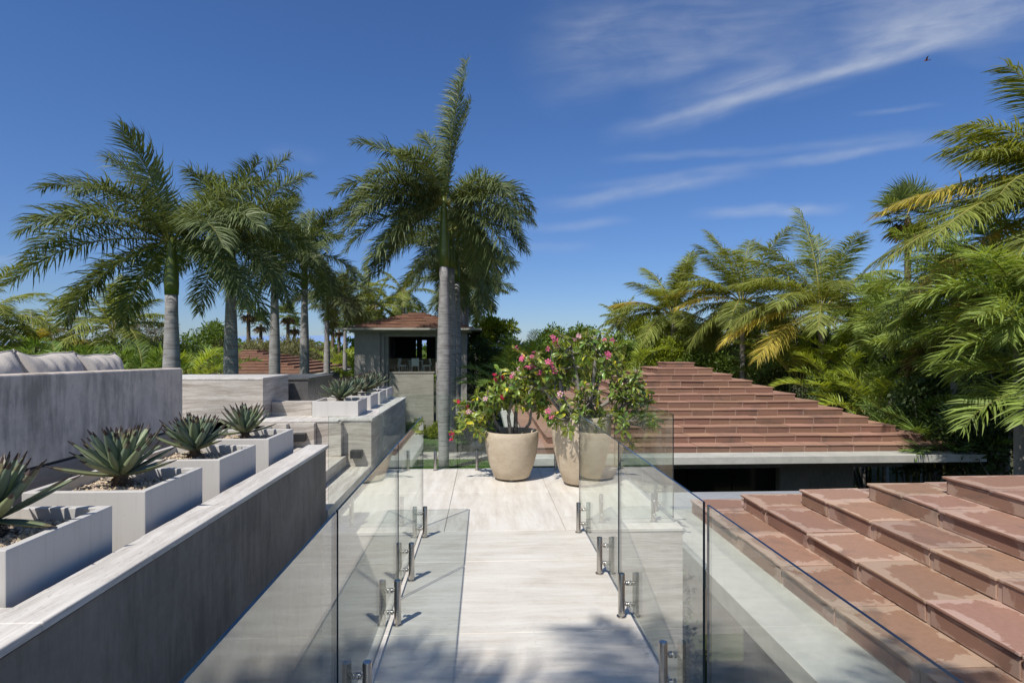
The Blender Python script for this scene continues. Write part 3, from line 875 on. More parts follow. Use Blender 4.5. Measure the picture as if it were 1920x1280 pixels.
glass_panel((-1.42, 8.0), (-0.37, 8.0), (0, -1), 'clear glass panel at the left of the terrace back edge', [0.33, 0.76])
glass_panel((-0.358, 8.0), (0.70, 8.0), (0, -1), 'clear glass panel in the middle of the terrace back edge', [0.26, 0.83])
glass_panel((0.712, 8.0), (1.773, 8.0), (0, -1), 'clear glass panel at the right of the terrace back edge behind the tall pot', [0.26, 0.8])

# ------------------------------------------------------------------ stepped tile roofs
def stepped_roof(parent, x0, x1, y0, y1, ztop, r_, g, n, seed, ln=(0.62, 1.0), bev=0.0, name='tiled_roof', tk=0.032, m='tile_plain', gp=0.011, rt=(.66, .88), tt=(1.0, 1.34)):  # default tints paint light into the tiles: bright sunlit treads, darker risers
    rg = random.Random(seed); b = MB(); core = MB()
    for i in range(n):
        a0, a1, c0, c1 = x0 + g * i, x1 - g * i, y0 + g * i, y1 - g * i
        if a1 - a0 < 0.5 or c1 - c0 < 0.5: break
        z1 = ztop + r_ * i; zb = z1 - r_
        core.box(a0 + .012, a1 - .012, c0 + .012, c1 - .012, zb, z1 - 0.021)
        td = min(g + 0.05, (a1 - a0) / 2, (c1 - c0) / 2)
        last = (i == n - 1)
        for side in range(4):
            A, B = (a0, a1) if side in (0, 2) else (c0, c1)
            p = A
            while p < B - 0.02:
                q = p + rg.uniform(*ln)
                if B - q < ln[0] * .7: q = B
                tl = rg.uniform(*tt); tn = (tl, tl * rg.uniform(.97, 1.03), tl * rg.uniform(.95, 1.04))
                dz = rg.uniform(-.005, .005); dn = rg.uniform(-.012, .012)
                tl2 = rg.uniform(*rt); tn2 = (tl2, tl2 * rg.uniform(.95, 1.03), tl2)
                m0, m1 = p + gp, q - gp
                if side in (1, 3):                       # treads of the side runs stop at the corner tiles
                    t0, t1 = max(m0, c0 + td + gp), min(m1, c1 - td - gp)
                else: t0, t1 = m0, m1
                no = 0.022 + dn
                rot = Matrix.Rotation(rg.uniform(-.010, .010), 3, 'X') @ Matrix.Rotation(rg.uniform(-.010, .010), 3, 'Y') @ Matrix.Rotation(rg.uniform(-.006, .006), 3, 'Z')
                if side in (0, 2) and m0 <= a0 + gp + 1e-6: t0 = a0 - no
                if side in (0, 2) and m1 >= a1 - gp - 1e-6: t1 = a1 + no
                zt_ = z1 + dz
                if t1 - t0 > 0.03:
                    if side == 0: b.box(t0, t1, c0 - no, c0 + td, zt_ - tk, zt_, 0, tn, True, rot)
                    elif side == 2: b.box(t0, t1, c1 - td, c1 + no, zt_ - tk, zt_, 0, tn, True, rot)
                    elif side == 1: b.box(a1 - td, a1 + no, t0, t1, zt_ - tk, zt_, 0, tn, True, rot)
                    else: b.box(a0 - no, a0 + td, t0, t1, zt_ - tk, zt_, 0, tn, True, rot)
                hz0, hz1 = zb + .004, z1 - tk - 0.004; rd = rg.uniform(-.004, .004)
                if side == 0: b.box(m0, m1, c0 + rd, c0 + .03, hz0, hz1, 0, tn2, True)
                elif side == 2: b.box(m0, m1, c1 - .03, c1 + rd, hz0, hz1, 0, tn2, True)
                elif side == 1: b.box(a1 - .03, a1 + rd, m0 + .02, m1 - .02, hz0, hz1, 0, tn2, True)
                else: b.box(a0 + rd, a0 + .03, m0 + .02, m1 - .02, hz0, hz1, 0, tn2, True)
                p = q
        if last: b.box(a0 + td * .9, a1 - td * .9, c0 + td * .9, c1 - td * .9, z1 - .04, z1 - .004, 0, 1.0, True) if (a1 - a0 > 2 * td) else None
    o = b.build(name, M[m], parent, bevel=bev, seg=2, tint=True)
    core.build('mortar_bed', M['mortar'], o)
    return o


# pyramid house right of the terrace
hr = root('pyramid_house', (7.4, 22, -4.2), 'low house with a stepped red tile pyramid roof and pale concrete eaves', 'house')
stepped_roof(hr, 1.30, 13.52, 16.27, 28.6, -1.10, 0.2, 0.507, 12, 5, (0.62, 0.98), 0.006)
b = MB(); b.box(0.78, 13.90, 15.60, 29.2, -1.50, -1.302); b.build('eave_slab', M['concrete'], hr, bevel=0.006)
b = MB(); b.box(1.5, 13.2, 16.2, 28.6, -1.66, -1.502); b.box(2.0, 12.3, 16.7, 28.3, -1.84, -1.662); b.build('soffit', M['housewall'], hr)
b = MB(); b.box(2.4, 3.4, 17.3, 28, -4.2, -1.842); b.box(8.9, 11.2, 17.3, 28, -4.2, -1.842); b.box(3.4, 8.9, 20.5, 28, -4.2, -1.842); b.build('wall', M['housewall'], hr)
for k in range(4):
    b = MB(); x0 = 3.42 + k * 1.37; b.box(x0, x0 + 1.34, 17.5, 17.54, -4.15, -1.90); b.build('glass_door', M['door_glass'], hr)

# near house, bottom right
nr = root('near_house', (9, 2.5, -4.2), 'near house with stepped reddish tile roof and pale concrete ledge at lower right', 'house')
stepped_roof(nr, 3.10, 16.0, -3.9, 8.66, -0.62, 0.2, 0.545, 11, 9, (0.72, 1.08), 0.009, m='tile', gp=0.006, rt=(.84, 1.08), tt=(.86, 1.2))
b = MB(); b.box(2.46, 16.6, -4.5, 8.86, -1.02, -0.815); b.build('eave_slab', M['concrete'], nr, bevel=0.008)
b = MB(); b.box(3.6, 15.5, -4, 8.0, -4.2, -1.022); b.build('wall', M['housewall'], nr)
b = MB(); b.box(3.0, 16, -4.2, 8.4, -1.12, -1.0215); b.build('soffit', M['housewall'], nr)
r = root('boardwalk', (5.6, 13.3, -4.2), 'weathered grey boarded platform between the two tiled roofs', 'platform')
b = MB()
for k in range(16): b.box(3.2, 8.4, 11.6 + k * 0.19, 11.6 + k * 0.19 + 0.182, -2.06, -2.0)
b.build('boards', M['wooddeck'], r)
b = MB(); b.box(3.4, 8.2, 11.8, 14.4, -4.2, -2.062); b.build('base', M['housewall'], r)
b = MB(); b.box(11.0, 18, 11.3, 11.6, -4.2, -1.7); b.box(11.0, 18, 11.25, 11.65, -1.699, -1.62, 1)
o = b.build('garden_wall', [M['housewall'], M['concrete']]); tag(o, 'low garden wall with pale coping under the palms at right', 'wall')
# ------------------------------------------------------------------ pavilion
pv = root('pavilion', (-5, 43, -4.2), 'grey two storey pavilion with stepped tile roof and open dining room', 'pavilion')
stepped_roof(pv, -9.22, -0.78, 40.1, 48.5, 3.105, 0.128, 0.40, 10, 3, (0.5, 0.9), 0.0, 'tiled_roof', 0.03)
b = MB(); b.box(-9.85, -0.18, 39.5, 49.1, 2.86, 2.975); b.build('eave_slab', M['concrete'], pv)
b = MB(); b.box(-9.1, -0.9, 40.05, 48.4, 2.70, 2.858); b.build('soffit', M['pavwall'], pv)
b = MB()
for k, (z0, z1) in enumerate(((2.30, 2.70), (1.90, 2.285), (1.50, 1.885), (-4.2, 1.485))):
    b.box(-8.85, -7.13, 40.45, 47.5, z0, z1); b.box(-2.83, -1.2, 40.45, 47.5, z0, z1)
b.box(-8.83, -7.15, 40.47, 47.4, -4.1, 2.69); b.box(-2.81, -1.22, 40.47, 47.4, -4.1, 2.69)
b.box(-7.128, -6.85, 40.60, 41.2, -4.2, 2.70); b.box(-6.848, -6.60, 40.75, 41.3, -4.2, 2.42)
b.box(-3.10, -2.832, 40.60, 41.2, -4.2, 2.70); b.box(-3.35, -3.102, 40.75, 41.3, -4.2, 2.42)
b.box(-6.846, -3.102, 40.62, 41.1, 2.425, 2.70)
b.build('wall', M['pavwall'], pv)
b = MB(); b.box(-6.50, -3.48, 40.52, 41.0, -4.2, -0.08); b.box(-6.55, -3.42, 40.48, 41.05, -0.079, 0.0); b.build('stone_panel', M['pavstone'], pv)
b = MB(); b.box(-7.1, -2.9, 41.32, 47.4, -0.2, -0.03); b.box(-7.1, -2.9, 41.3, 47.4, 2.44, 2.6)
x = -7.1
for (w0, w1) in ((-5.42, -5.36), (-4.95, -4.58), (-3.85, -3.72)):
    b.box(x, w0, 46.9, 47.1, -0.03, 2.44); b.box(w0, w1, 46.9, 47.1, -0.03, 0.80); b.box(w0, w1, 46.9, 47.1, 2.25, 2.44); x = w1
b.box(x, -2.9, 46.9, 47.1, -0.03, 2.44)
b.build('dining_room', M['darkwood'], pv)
b = MB(); b.box(-6.59, -3.36, 40.86, 40.88, 0.001, 0.92); b.build('glass_railing', [M['glass']], pv)
t_ = root('dining_table', (-4.95, 43, 0), 'pale dining table inside the pavilion', 'table')
b = MB(); b.box(-5.5, -4.4, 42.6, 43.4, 0.70, 0.74); b.build('tabletop', M['white_seat'], t_)
for sx in (-5.4, -4.5):
    for sy in (42.7, 43.3): b = MB(); b.box(sx - .03, sx + .03, sy - .03, sy + .03, -0.03, 0.699); b.build('leg', M['white_seat'], t_)
ch = root('dining_chair', (0, 0, 0), '', 'chair', 'white chairs in the pavilion')
b = MB(); b.box(-.26, .26, -.26, .26, .38, .47); b.build('seat', M['white_seat'], ch, world_xyz=False, bevel=.02)
b = MB(); rt = Matrix.Rotation(0.2, 3, 'X'); b.box(-.26, .26, .22, .28, .45, .95, rot=rt); b.build('backrest', M['white_seat'], ch, world_xyz=False, bevel=.015)
for sx in (-.22, .22):
    for sy in (-.22, .22): b = MB(); b.box(sx - .02, sx + .02, sy - .02, sy + .02, 0, .38); b.build('leg', M['white_seat'], ch, world_xyz=False)
ch.location = (-5.75, 42.0, -0.03); ch.rotation_euler = (0, 0, 1.35); ch['label'] = 'white chair at the left end of the pavilion table'
dup(ch, (-4.9, 41.9, -.03), 3.3, 'white chair with its back to the pavilion opening, between two others')
dup(ch, (-4.1, 42.0, -.03), -1.35, 'white chair at the right end of the pavilion table')

# far house, left
fh = root('far_house', (-19, 49, -4.2), 'far house whose stepped brown tile roof shows between the left palm trunks', 'house')
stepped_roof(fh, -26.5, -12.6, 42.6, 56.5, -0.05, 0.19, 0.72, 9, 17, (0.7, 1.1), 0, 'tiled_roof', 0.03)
b = MB(); b.box(-27, -12.1, 42.0, 57, -0.40, -0.245); b.build('eave_slab', M['concrete'], fh)
b = MB(); b.box(-25.5, -13.6, 43.4, 56, -4.2, -0.402); b.build('wall', M['housewall'], fh)

# ------------------------------------------------------------------ foliage makers (numpy)
WIND = np.array([-1.0, 0.12, 0.0])


def nrm(a): return a / np.maximum(np.linalg.norm(a, axis=-1, keepdims=True), 1e-9)


def mesh_np(name, V, F, mats, tint, midx=None, parent=None, smooth=False):
    me = bpy.data.meshes.new(name)
    nV, nF = len(V), len(F); k = F.shape[1]
    me.vertices.add(nV); me.vertices.foreach_set('co', np.ascontiguousarray(V, dtype=np.float32).ravel())
    me.loops.add(nF * k); me.loops.foreach_set('vertex_index', np.ascontiguousarray(F, dtype=np.int32).ravel())
    me.polygons.add(nF); me.polygons.foreach_set('loop_start', np.arange(0, nF * k, k, dtype=np.int32))
    for m in mats: me.materials.append(m)
    if midx is not None: me.polygons.foreach_set('material_index', midx.astype(np.int32))
    me.update(calc_edges=True)
    if smooth: me.polygons.foreach_set('use_smooth', [True] * nF)
    at = me.attributes.new('tint', 'FLOAT_COLOR', 'FACE')
    t4 = np.ones((nF, 4), np.float32); t4[:, :3] = tint if tint.ndim == 2 else tint[:, None]
    at.data.foreach_set('color', t4.ravel())
    o = bpy.data.objects.new(name, me); COL.objects.link(o)
    if parent is not None: o.parent = parent
    return o


def frond_np(R, az, e0, L, bend, leafL=0.7, n=56, width=0.035, roll=(15, 12), droop=0.7, wind=0.35, petiole=0.14, swing=0.0,
             angle=(62, 28), rr=0.022, seg=3, windbend=0.10, twist=0.0, bendp=1.25):
    """feather leaf: returns vertices, quads, tint, material index (0 blades, 1 midrib)"""
    K = 16
    s = np.linspace(0, 1, K)
    el = e0 - bend * s ** bendp
    azs = az + swing * s ** 1.5
    d = np.stack([np.cos(azs) * np.cos(el), np.sin(azs) * np.cos(el), np.sin(el)], 1)
    d = nrm(d + WIND * windbend * (s ** 1.6)[:, None])
    P = np.concatenate([[[0, 0, 0]], np.cumsum((d[:-1] + d[1:]) / 2 * (L / (K - 1)), 0)], 0)
    si = petiole + (1 - petiole) * (np.arange(n) + R.uniform(-.3, .3, n)) / n
    si = np.clip(si, petiole, 0.997)
    def ip(A, q): return np.stack([np.interp(q, s, A[:, j]) for j in range(3)], 1)
    pos, tan = ip(P, si), nrm(ip(d, si))
    up = np.array([0, 0, 1.0])
    side0 = np.cross(tan, up); bad = np.linalg.norm(side0, axis=1) < 0.15
    side0[bad] = np.array([-math.sin(az), math.cos(az), 0]) * -1
    b = nrm(side0); nn = nrm(np.cross(b, tan))
    if twist:
        tw = twist * si[:, None]; b, nn = b * np.cos(tw) + nn * np.sin(tw), nn * np.cos(tw) - b * np.sin(tw)
    f = (si - petiole) / (1 - petiole)
    prof = np.clip(0.55 + 1.05 * f, 0, 1) * np.clip((1.03 - f) / 0.30, 0.42, 1) ** 0.8
    Vs, Fs, Ts = [], [], []
    for sg in (-1, 1):
        ang = np.radians(angle[0] + (angle[1] - angle[0]) * f + R.normal(0, 5, n))
        ro = np.radians(roll[0] + R.normal(0, roll[1], n))
        dd = tan * np.cos(ang)[:, None] + (b * sg * np.cos(ro)[:, None] + nn * np.sin(ro)[:, None]) * np.sin(ang)[:, None]
        ll = leafL * prof * R.uniform(.82, 1.12, n)
        bw = nrm(tan - dd * (tan * dd).sum(1, keepdims=True) + nn * R.normal(0, .25, n)[:, None])
        p = pos.copy(); rows = []
        wds = [0.45, 1.0, 0.72, 0.06] if seg == 3 else [0.6, 1.0, 0.08]
        dr = droop * R.uniform(.55, 1.45, n)[:, None]; wi = wind * R.uniform(.6, 1.4, n)[:, None]
        for k in range(seg + 1):
            w = (width * wds[k] * (0.65 + 0.35 * prof))[:, None] * 0.5
            rows.append(np.stack([p - bw * w, p + bw * w], 1))
            if k < seg:
                p = p + dd * (ll / seg)[:, None]
                q = (k + 1) / seg
                dd = nrm(dd + np.array([0, 0, -1.0]) * dr * q * .75 + WIND * wi * q)
        V = np.stack(rows, 1).reshape(n, (seg + 1) * 2, 3)
        base = (np.arange(n) * (seg + 1) * 2)[:, None, None] + sum(len(v) for v in Vs)
        quad = np.array([[2 * k, 2 * k + 1, 2 * k + 3, 2 * k + 2] for k in range(seg)])[None]
        F = (base + quad).reshape(-1, 4)
        t = R.uniform(.58, 1.42, n); tt = np.repeat(t, seg)
        Vs.append(V.reshape(-1, 3)); Fs.append(F); Ts.append(tt)
    nb_ = sum(len(f_) for f_ in Fs)
    # midrib: four sided tapering tube
    nv0 = sum(len(v) for v in Vs)
    t = nrm(d); a1 = nrm(np.cross(t, np.array([0.2, 0.1, 0.97]))); a2 = np.cross(t, a1)
    r = rr * (1.15 - 0.95 * s)[:, None]
    ring = np.stack([P + a1 * r, P + a2 * r, P - a1 * r, P - a2 * r], 1).reshape(-1, 3)
    RF = np.array([[j * 4 + k, j * 4 + (k + 1) % 4, (j + 1) * 4 + (k + 1) % 4, (j + 1) * 4 + k] for j in range(K - 1) for k in range(4)]) + nv0
    V = np.concatenate(Vs + [ring]); F = np.concatenate(Fs + [RF])
    T = np.concatenate(Ts + [np.ones(len(RF))]); mi = np.concatenate([np.zeros(nb_), np.ones(len(RF))])
    return V, F, T, mi


def add_frond(parent, R, mats, base=(0, 0, 0), name='frond', **kw):
    V, F, T, mi = frond_np(R, **kw)
    return mesh_np(name, V + np.array(base), F, mats, T, mi, parent)


def merged(parts):
    V, F, T, Mi, off = [], [], [], [], 0
    for v, f, t, m in parts:
        V.append(v); F.append(f + off); T.append(t); Mi.append(m); off += len(v)
    return np.concatenate(V), np.concatenate(F), np.concatenate(T), np.concatenate(Mi)


D2 = math.radians


def royal_palm(loc, shaft0, shaft1, rad, fronds, seed, label, lean=0.0, dead=(), belly=1.0, top=None):
    """loc on the ground; shaft0/shaft1 = heights (world z) where the green crownshaft starts and ends"""
    R = np.random.RandomState(seed)
    r = root('royal_palm', loc, label, 'palm tree', 'royal palms in two rows')
    gz = loc[2]; H0, H1 = shaft0 - gz, shaft1 - gz
    b = MB(); prof = []
    for k in range(15):
        f = k / 14; w = 0.88 + 0.42 * math.sin(math.pi * min(1, f * 1.05)) ** 1.5 * belly - 0.06 * f
        if k == 0: w *= 1.18
        prof.append((rad * w, H0 * f))
    b.lathe(prof, 20); b.build('trunk', M['royal_trunk'], r, smooth=True, world_xyz=False)
    b = MB(); b.lathe([(rad * .90, H0 - .02), (rad * .96, H0 + (H1 - H0) * .2), (rad * .74, H0 + (H1 - H0) * .6), (rad * .46, H1), (rad * .18, H1 + .35)], 18)
    b.build('crownshaft', M['shaft'], r, smooth=True, world_xyz=False)
    for i, (az, e0, L, bend) in enumerate(fronds):
        dd = i in dead
        a = D2(az)
        add_frond(r, R, [M['royal_dead'] if dd else M['royal_leaf'], M['rachis']], base=(0.10 * math.cos(a), 0.10 * math.sin(a), H1 - .05), az=a, e0=D2(e0), L=L,
                  bend=D2(bend), leafL=1.10 if not dd else .7, n=150, width=0.048, roll=(14, 22), droop=1.05 if e0 < 75 else .30, wind=0.22 if e0 < 75 else 1.0, petiole=0.08,
                  swing=R.uniform(-.25, .25), angle=(82, 40), rr=0.034, windbend=0.16)
    return r


def std_crown(R, n, L, hi=82, lo=-25, bend=(55, 95), az0=0):
    out = []
    for i in range(n):
        f = i / (n - 1)
        out.append((az0 + i * 137.5 + R.uniform(-14, 14), hi - (hi - lo) * f ** 0.85 + R.uniform(-6, 6), L * R.uniform(.88, 1.1), R.uniform(*bend) * (0.55 + .45 * f)))
    return out


G = -4.2
# left row, first to last
P1 = [(176, 54, 5.4, 70), (174, 28, 5.9, 80), (188, 8, 5.3, 62), (160, 70, 4.5, 44), (205, 34, 4.6, 78), (255, 50, 4.0, 84), (340, -6, 4.2, 66),
      (15, 34, 4.4, 78), (352, 56, 4.2, 60), (60, 64, 4.0, 56), (120, 46, 4.4, 66), (250, 80, 3.9, 40), (178, -14, 4.9, 62), (320, 30, 4.0, 86), (80, 6, 4.2, 60), (30, -18, 4.4, 52), (150, -26, 4.2, 50), (200, -24, 4.4, 48), (120, 12, 4.4, 62), (340, 40, 4.2, 80), (0, 8, 4.4, 70), (165, 44, 5.0, 78)]
royal_palm((-11.05, 21.3, G), 3.55, 5.45, 0.25, P1, 1, 'tall royal palm nearest in the left row, widest crown, a dry brown frond hanging left', dead=(12,))
R0 = np.random.RandomState(5)
lefts = [(433, 26.5, 5.0, 6.4, .245, 'second royal palm of the left row, trunk behind the plaster wall end', 4.1),
         (515, 32.5, 5.3, 6.9, .235, 'third royal palm of the left row, above the pale stone block', 3.7),
         (571, 38.5, 5.5, 7.7, .235, 'fourth royal palm of the left row, beside the dark counter', 3.6),
         (613, 46.0, 3.75, 5.8, .20, 'fifth, slimmer royal palm of the left row, long green crownshaft', 3.3),
         (647, 52.0, 3.4, 5.3, .16, 'last and thinnest royal palm of the left row, before the pavilion corner', 3.1)]
for i, (px, y, s0, s1, rad, lab, L) in enumerate(lefts):
    p = at_y(px, 652, y)
    fr = std_crown(R0, 16, L, 84, -28, (45, 84), 40 * i)
    fr = [f_ for f_ in fr if not (f_[1] < 10 and 222 < f_[0] % 360 < 318)]
    if i == 0: fr += [(0, 62, 4.6, 48), (20, 74, 4.7, 36), (355, -25, 4.0, 50)]
    if i == 2: fr += [(350, 66, 4.0, 48)]
    royal_palm((p.x, y, G), s0, s1, rad, fr, 20 + i, lab)
# right row: the big one first
PM = [(25, 87, 7.3, 20), (35, 86, 6.3, 18), (15, 84, 5.2, 24), (120, 80, 4.6, 36), (174, 60, 5.5, 54), (155, 72, 4.2, 58), (184, 38, 5.4, 80), (205, 34, 4.6, 90), (170, 14, 5.4, 60), (196, -8, 5.2, 52), (212, -24, 5.2, 44),
      (5, 42, 4.9, 96), (325, 40, 4.2, 96), (12, 10, 4.8, 82), (342, -18, 4.8, 54), (60, -18, 4.8, 54), (245, 62, 3.8, 80), (100, 40, 4.4, 76), (20, -34, 4.8, 42), (150, -10, 4.8, 58), (186, 22, 5.2, 72), (200, 4, 5.2, 60), (160, -28, 4.8, 46), (222, 44, 4.4, 86), (350, 26, 4.8, 84), (130, 24, 4.6, 72), (355, -36, 4.8, 40), (182, -30, 5.2, 44), (172, 30, 5.2, 76), (330, 10, 4.6, 70), (215, 14, 4.8, 70)]
royal_palm((-1.93, 28.2, G), 5.55, 8.6, 0.265, PM, 2, 'tallest royal palm, in front of the pavilion, with one frond standing straight up')
rights = [(846.5, 33.5, 6.2, 8.4, .22, 'royal palm just behind the tallest one at the pavilion', 4.6), (856, 38.0, 5.9, 8.0, .24, 'third royal palm back from the tallest one', 4.6),
          (866, 44.0, 5.5, 7.4, .22, 'fourth royal palm back, thin trunk right of the tallest', 4.4), (874.5, 50.0, 5.2, 7.0, .22, 'farthest royal palm of the right row, beside the dark hedge', 4.4)]
for i, (px, y, s0, s1, rad, lab, L) in enumerate(rights):
    p = at_y(px, 652, y)
    fr = std_crown(R0, 14, L * .92, 70, -30, (50, 92), 70 * i + 30)
    if i == 0: fr += [(0, 46, 4.8, 88), (350, 22, 5.0, 84), (10, 66, 4.6, 70)]
    royal_palm((p.x, y, G), s0, s1, rad, fr, 40 + i, lab)


def coconut(loc, crown_z, fronds, seed, label, L_leaf=1.05, yellow=(), n=125, trunk_r=0.15, group='coconut palms', width=0.040, name='coconut_palm', mats=None, lean=(0, 0), wind=0.26, droop=0.55):
    R = np.random.RandomState(seed)
    r = root(name, loc, label, 'palm tree', group)
    H = crown_z - loc[2]
    b = MB(); pts = []; rad = []
    for k in range(9):
        f = k / 8; pts.append((lean[0] * (f - 1) * (1.2 - f * .2), lean[1] * (f - 1), H * f)); rad.append(trunk_r * (1.35 - .5 * f ** .5) * (1 if k < 8 else .7))
    b.tube(pts, rad, 12); b.build('trunk', M['bark_grey'], r, smooth=True, world_xyz=False)
    for i, (az, e0, L, bend) in enumerate(fronds):
        a = D2(az); y_ = i in yellow
        lf = (mats or (M['coco_leaf'], M['coco_yellow']))[1 if y_ else 0]
        add_frond(r, R, [lf, M['rachis_y']], base=(0.1 * math.cos(a), 0.1 * math.sin(a), H - .1), az=a, e0=D2(e0), L=L, bend=D2(bend), leafL=L_leaf, n=n, width=width,
                  roll=(-10, 10), droop=droop, wind=wind if e0 < 72 else .75, petiole=0.15, swing=R.uniform(-.25, .25), angle=(76, 44), rr=0.03, windbend=0.16)
    return r


RC = np.random.RandomState(77)
p = at_y(1262, 585, 35); coconut((p.x, 35, G), p.z, std_crown(RC, 25, 4.0, 80, -18, (62, 100)) + [(178, 22, 4.2, 72), (20, 80, 4.0, 25)], 61, 'leftmost of the three coconut palms behind the pyramid roof', yellow=(9,))
p = at_y(1392, 562, 31); coconut((p.x, 31, G), p.z, std_crown(RC, 25, 4.2, 82, -18, (62, 100), 50) + [(120, 80, 4.6, 30), (175, 45, 4.2, 90)], 62, 'middle coconut palm behind the pyramid roof, fronds swept left', yellow=(11, 14))
PC = [(95, 86, 5.2, 18), (150, 62, 4.6, 50), (172, 45, 4.6, 66), (40, 64, 4.6, 48), (10, 52, 4.8, 62), (182, 24, 4.8, 84), (178, 6, 5.2, 62), (350, 6, 3.6, 44), (352, 30, 4.4, 80), (215, 36, 4.2, 82),
      (320, 46, 4.2, 72), (255, 46, 4.0, 76), (200, -12, 4.6, 46), (300, 12, 3.8, 86), (110, 52, 4.4, 66), (65, 38, 4.6, 70), (160, 14, 4.8, 76), (30, 20, 4.6, 82), (280, 72, 4.0, 40), (168, 72, 4.4, 46), (60, 76, 4.6, 36), (20, 44, 4.4, 74), (340, 22, 4.2, 80), (190, 52, 4.2, 74), (240, 20, 4.0, 84)]
p = at_y(1540, 578, 27); coconut((p.x, 27, G), p.z, PC, 63, 'rightmost and fullest of the three coconut palms, with hanging yellow fronds', yellow=(6, 7, 12), L_leaf=1.15)
PD = [(172, 66, 3.9, 62), (182, 50, 4.1, 74), (176, 20, 5.6, 52), (184, 4, 6.2, 50), (165, 40, 4.2, 86), (200, 26, 4.4, 80), (150, 6, 5.4, 52), (230, 50, 4.0, 70), (260, 30, 4.0, 80), (180, -10, 5.4, 46), (90, 60, 4.4, 60),
      (0, 40, 4.4, 70), (40, 20, 4.4, 70), (300, 30, 4.4, 80), (330, 60, 4.2, 60), (140, 66, 4.2, 60), (175, 82, 4.4, 40), (160, 58, 4.0, 70), (195, 34, 4.0, 84), (120, 30, 4.6, 70), (190, 12, 5.6, 60), (205, -8, 5.2, 44)]
p = at_y(2045, 372, 15); coconut((p.x, 15, G), p.z, PD, 64, 'large coconut palm at the right frame edge, fronds reaching into the sky', yellow=(2, 9), L_leaf=1.15, n=130, trunk_r=.17)
p = at_y(1165, 600, 62); coconut((p.x, 62, G), p.z, std_crown(RC, 13, 2.9, 80, -15, (70, 110)), 65, 'small distant coconut palm left of the coconut group', n=44, L_leaf=.85, width=.08)
for k, (px, py, y, L, lab) in enumerate(((1325, 655, 38, 3.6, 'coconut palm crown wedged between the leftmost and middle ones'), (1625, 625, 33, 3.8, 'coconut palm behind the fullest one, to its right'), (1480, 650, 40, 3.8, 'coconut palm behind the gap left of the fullest one'))):
    p = at_y(px, py, y); coconut((p.x, y, G), p.z, std_crown(RC, 20, L, 80, -22, (60, 100), 30 * k), 70 + k, lab, yellow=(6, 12))
p = at_y(1440, 640, 34); coconut((p.x, 34, G), p.z, std_crown(RC, 15, 4.0, 75, -20, (62, 100)), 66, 'lower coconut palm filling the gap between the middle and right coconut palms', yellow=(8,))
# coconut palms on the left skyline
p = at_y(62, 640, 38); coconut((p.x, 38, G), p.z, std_crown(RC, 16, 3.6, 75, -15, (62, 105)), 67, 'yellowish coconut palm at the left edge behind the sofa cushions', yellow=(5, 8, 13), n=84, width=.06)
p = at_y(-40, 590, 33); coconut((p.x, 33, G), p.z, std_crown(RC, 15, 3.6, 75, -15, (62, 105)), 68, 'coconut palm mostly outside the left frame edge', n=84, width=.06)
p = at_y(212, 612, 36); coconut((p.x, 36, G), p.z, std_crown(RC, 16, 3.7, 82, -18, (60, 100), 30) + [(100, 78, 3.8, 30), (60, 62, 3.4, 60)], 69, 'coconut palm with fronds swept left behind the middle cushion', n=84, width=.06)
# palms round and behind the pavilion
for k, (px, py, y, L, lab) in enumerate(((704, 572, 56, 3.2, 'dark wind blown palm at the left of the pavilion roof'), (757, 545, 60, 3.8, 'palm rising behind the pavilion roof left of its top'),
                                       (742, 575, 70, 3.2, 'palm behind the left slope of the pavilion roof'), (893, 545, 58, 3.6, 'palm behind the right end of the pavilion eave'),
                                       (676, 585, 66, 2.8, 'small palm between the last left row palm and the pavilion'), (690, 540, 75, 3.4, 'distant palm high between the two royal rows'))):
    p = at_y(px, py, y); coconut((p.x, y, G), p.z, std_crown(RC, 13, L, 80, -45, (60, 100), 20 * k), 80 + k, lab, n=60, L_leaf=.95, width=.085, group='background palms')

# Manila style palms, broad leaflets, right foreground
def manila(loc, crown_z, fronds, seed, label, leafL=0.75, n=52, brown=(), rad=.12, group='feather palms at right'):
    R = np.random.RandomState(seed)
    r = root('feather_palm', loc, label, 'palm tree', group)
    H = crown_z - loc[2]
    b = MB(); b.lathe([(rad * 1.3, 0), (rad, .5), (rad * .95, H - 1.0), (rad * .9, H - .6)], 14); b.build('trunk', M['bark_grey'], r, smooth=True, world_xyz=False)
    b = MB(); b.lathe([(rad * .92, H - .62), (rad * 1.0, H - .4), (rad * .6, H), (rad * .2, H + .2)], 14); b.build('crownshaft', M['shaft'], r, smooth=True, world_xyz=False)
    for i, (az, e0, L, bend) in enumerate(fronds):
        a = D2(az)
        add_frond(r, R, [M['dead_leaf'] if i in brown else M['manila_leaf'], M['rachis']], base=(0.06 * math.cos(a), 0.06 * math.sin(a), H - .05), az=a, e0=D2(e0), L=L, bend=D2(bend), leafL=leafL, n=n,
                  width=0.042, roll=(8, 20), droop=0.62, wind=0.24, petiole=0.12, swing=R.uniform(-.3, .3), angle=(72, 40), rr=0.022, windbend=0.15)
    return r


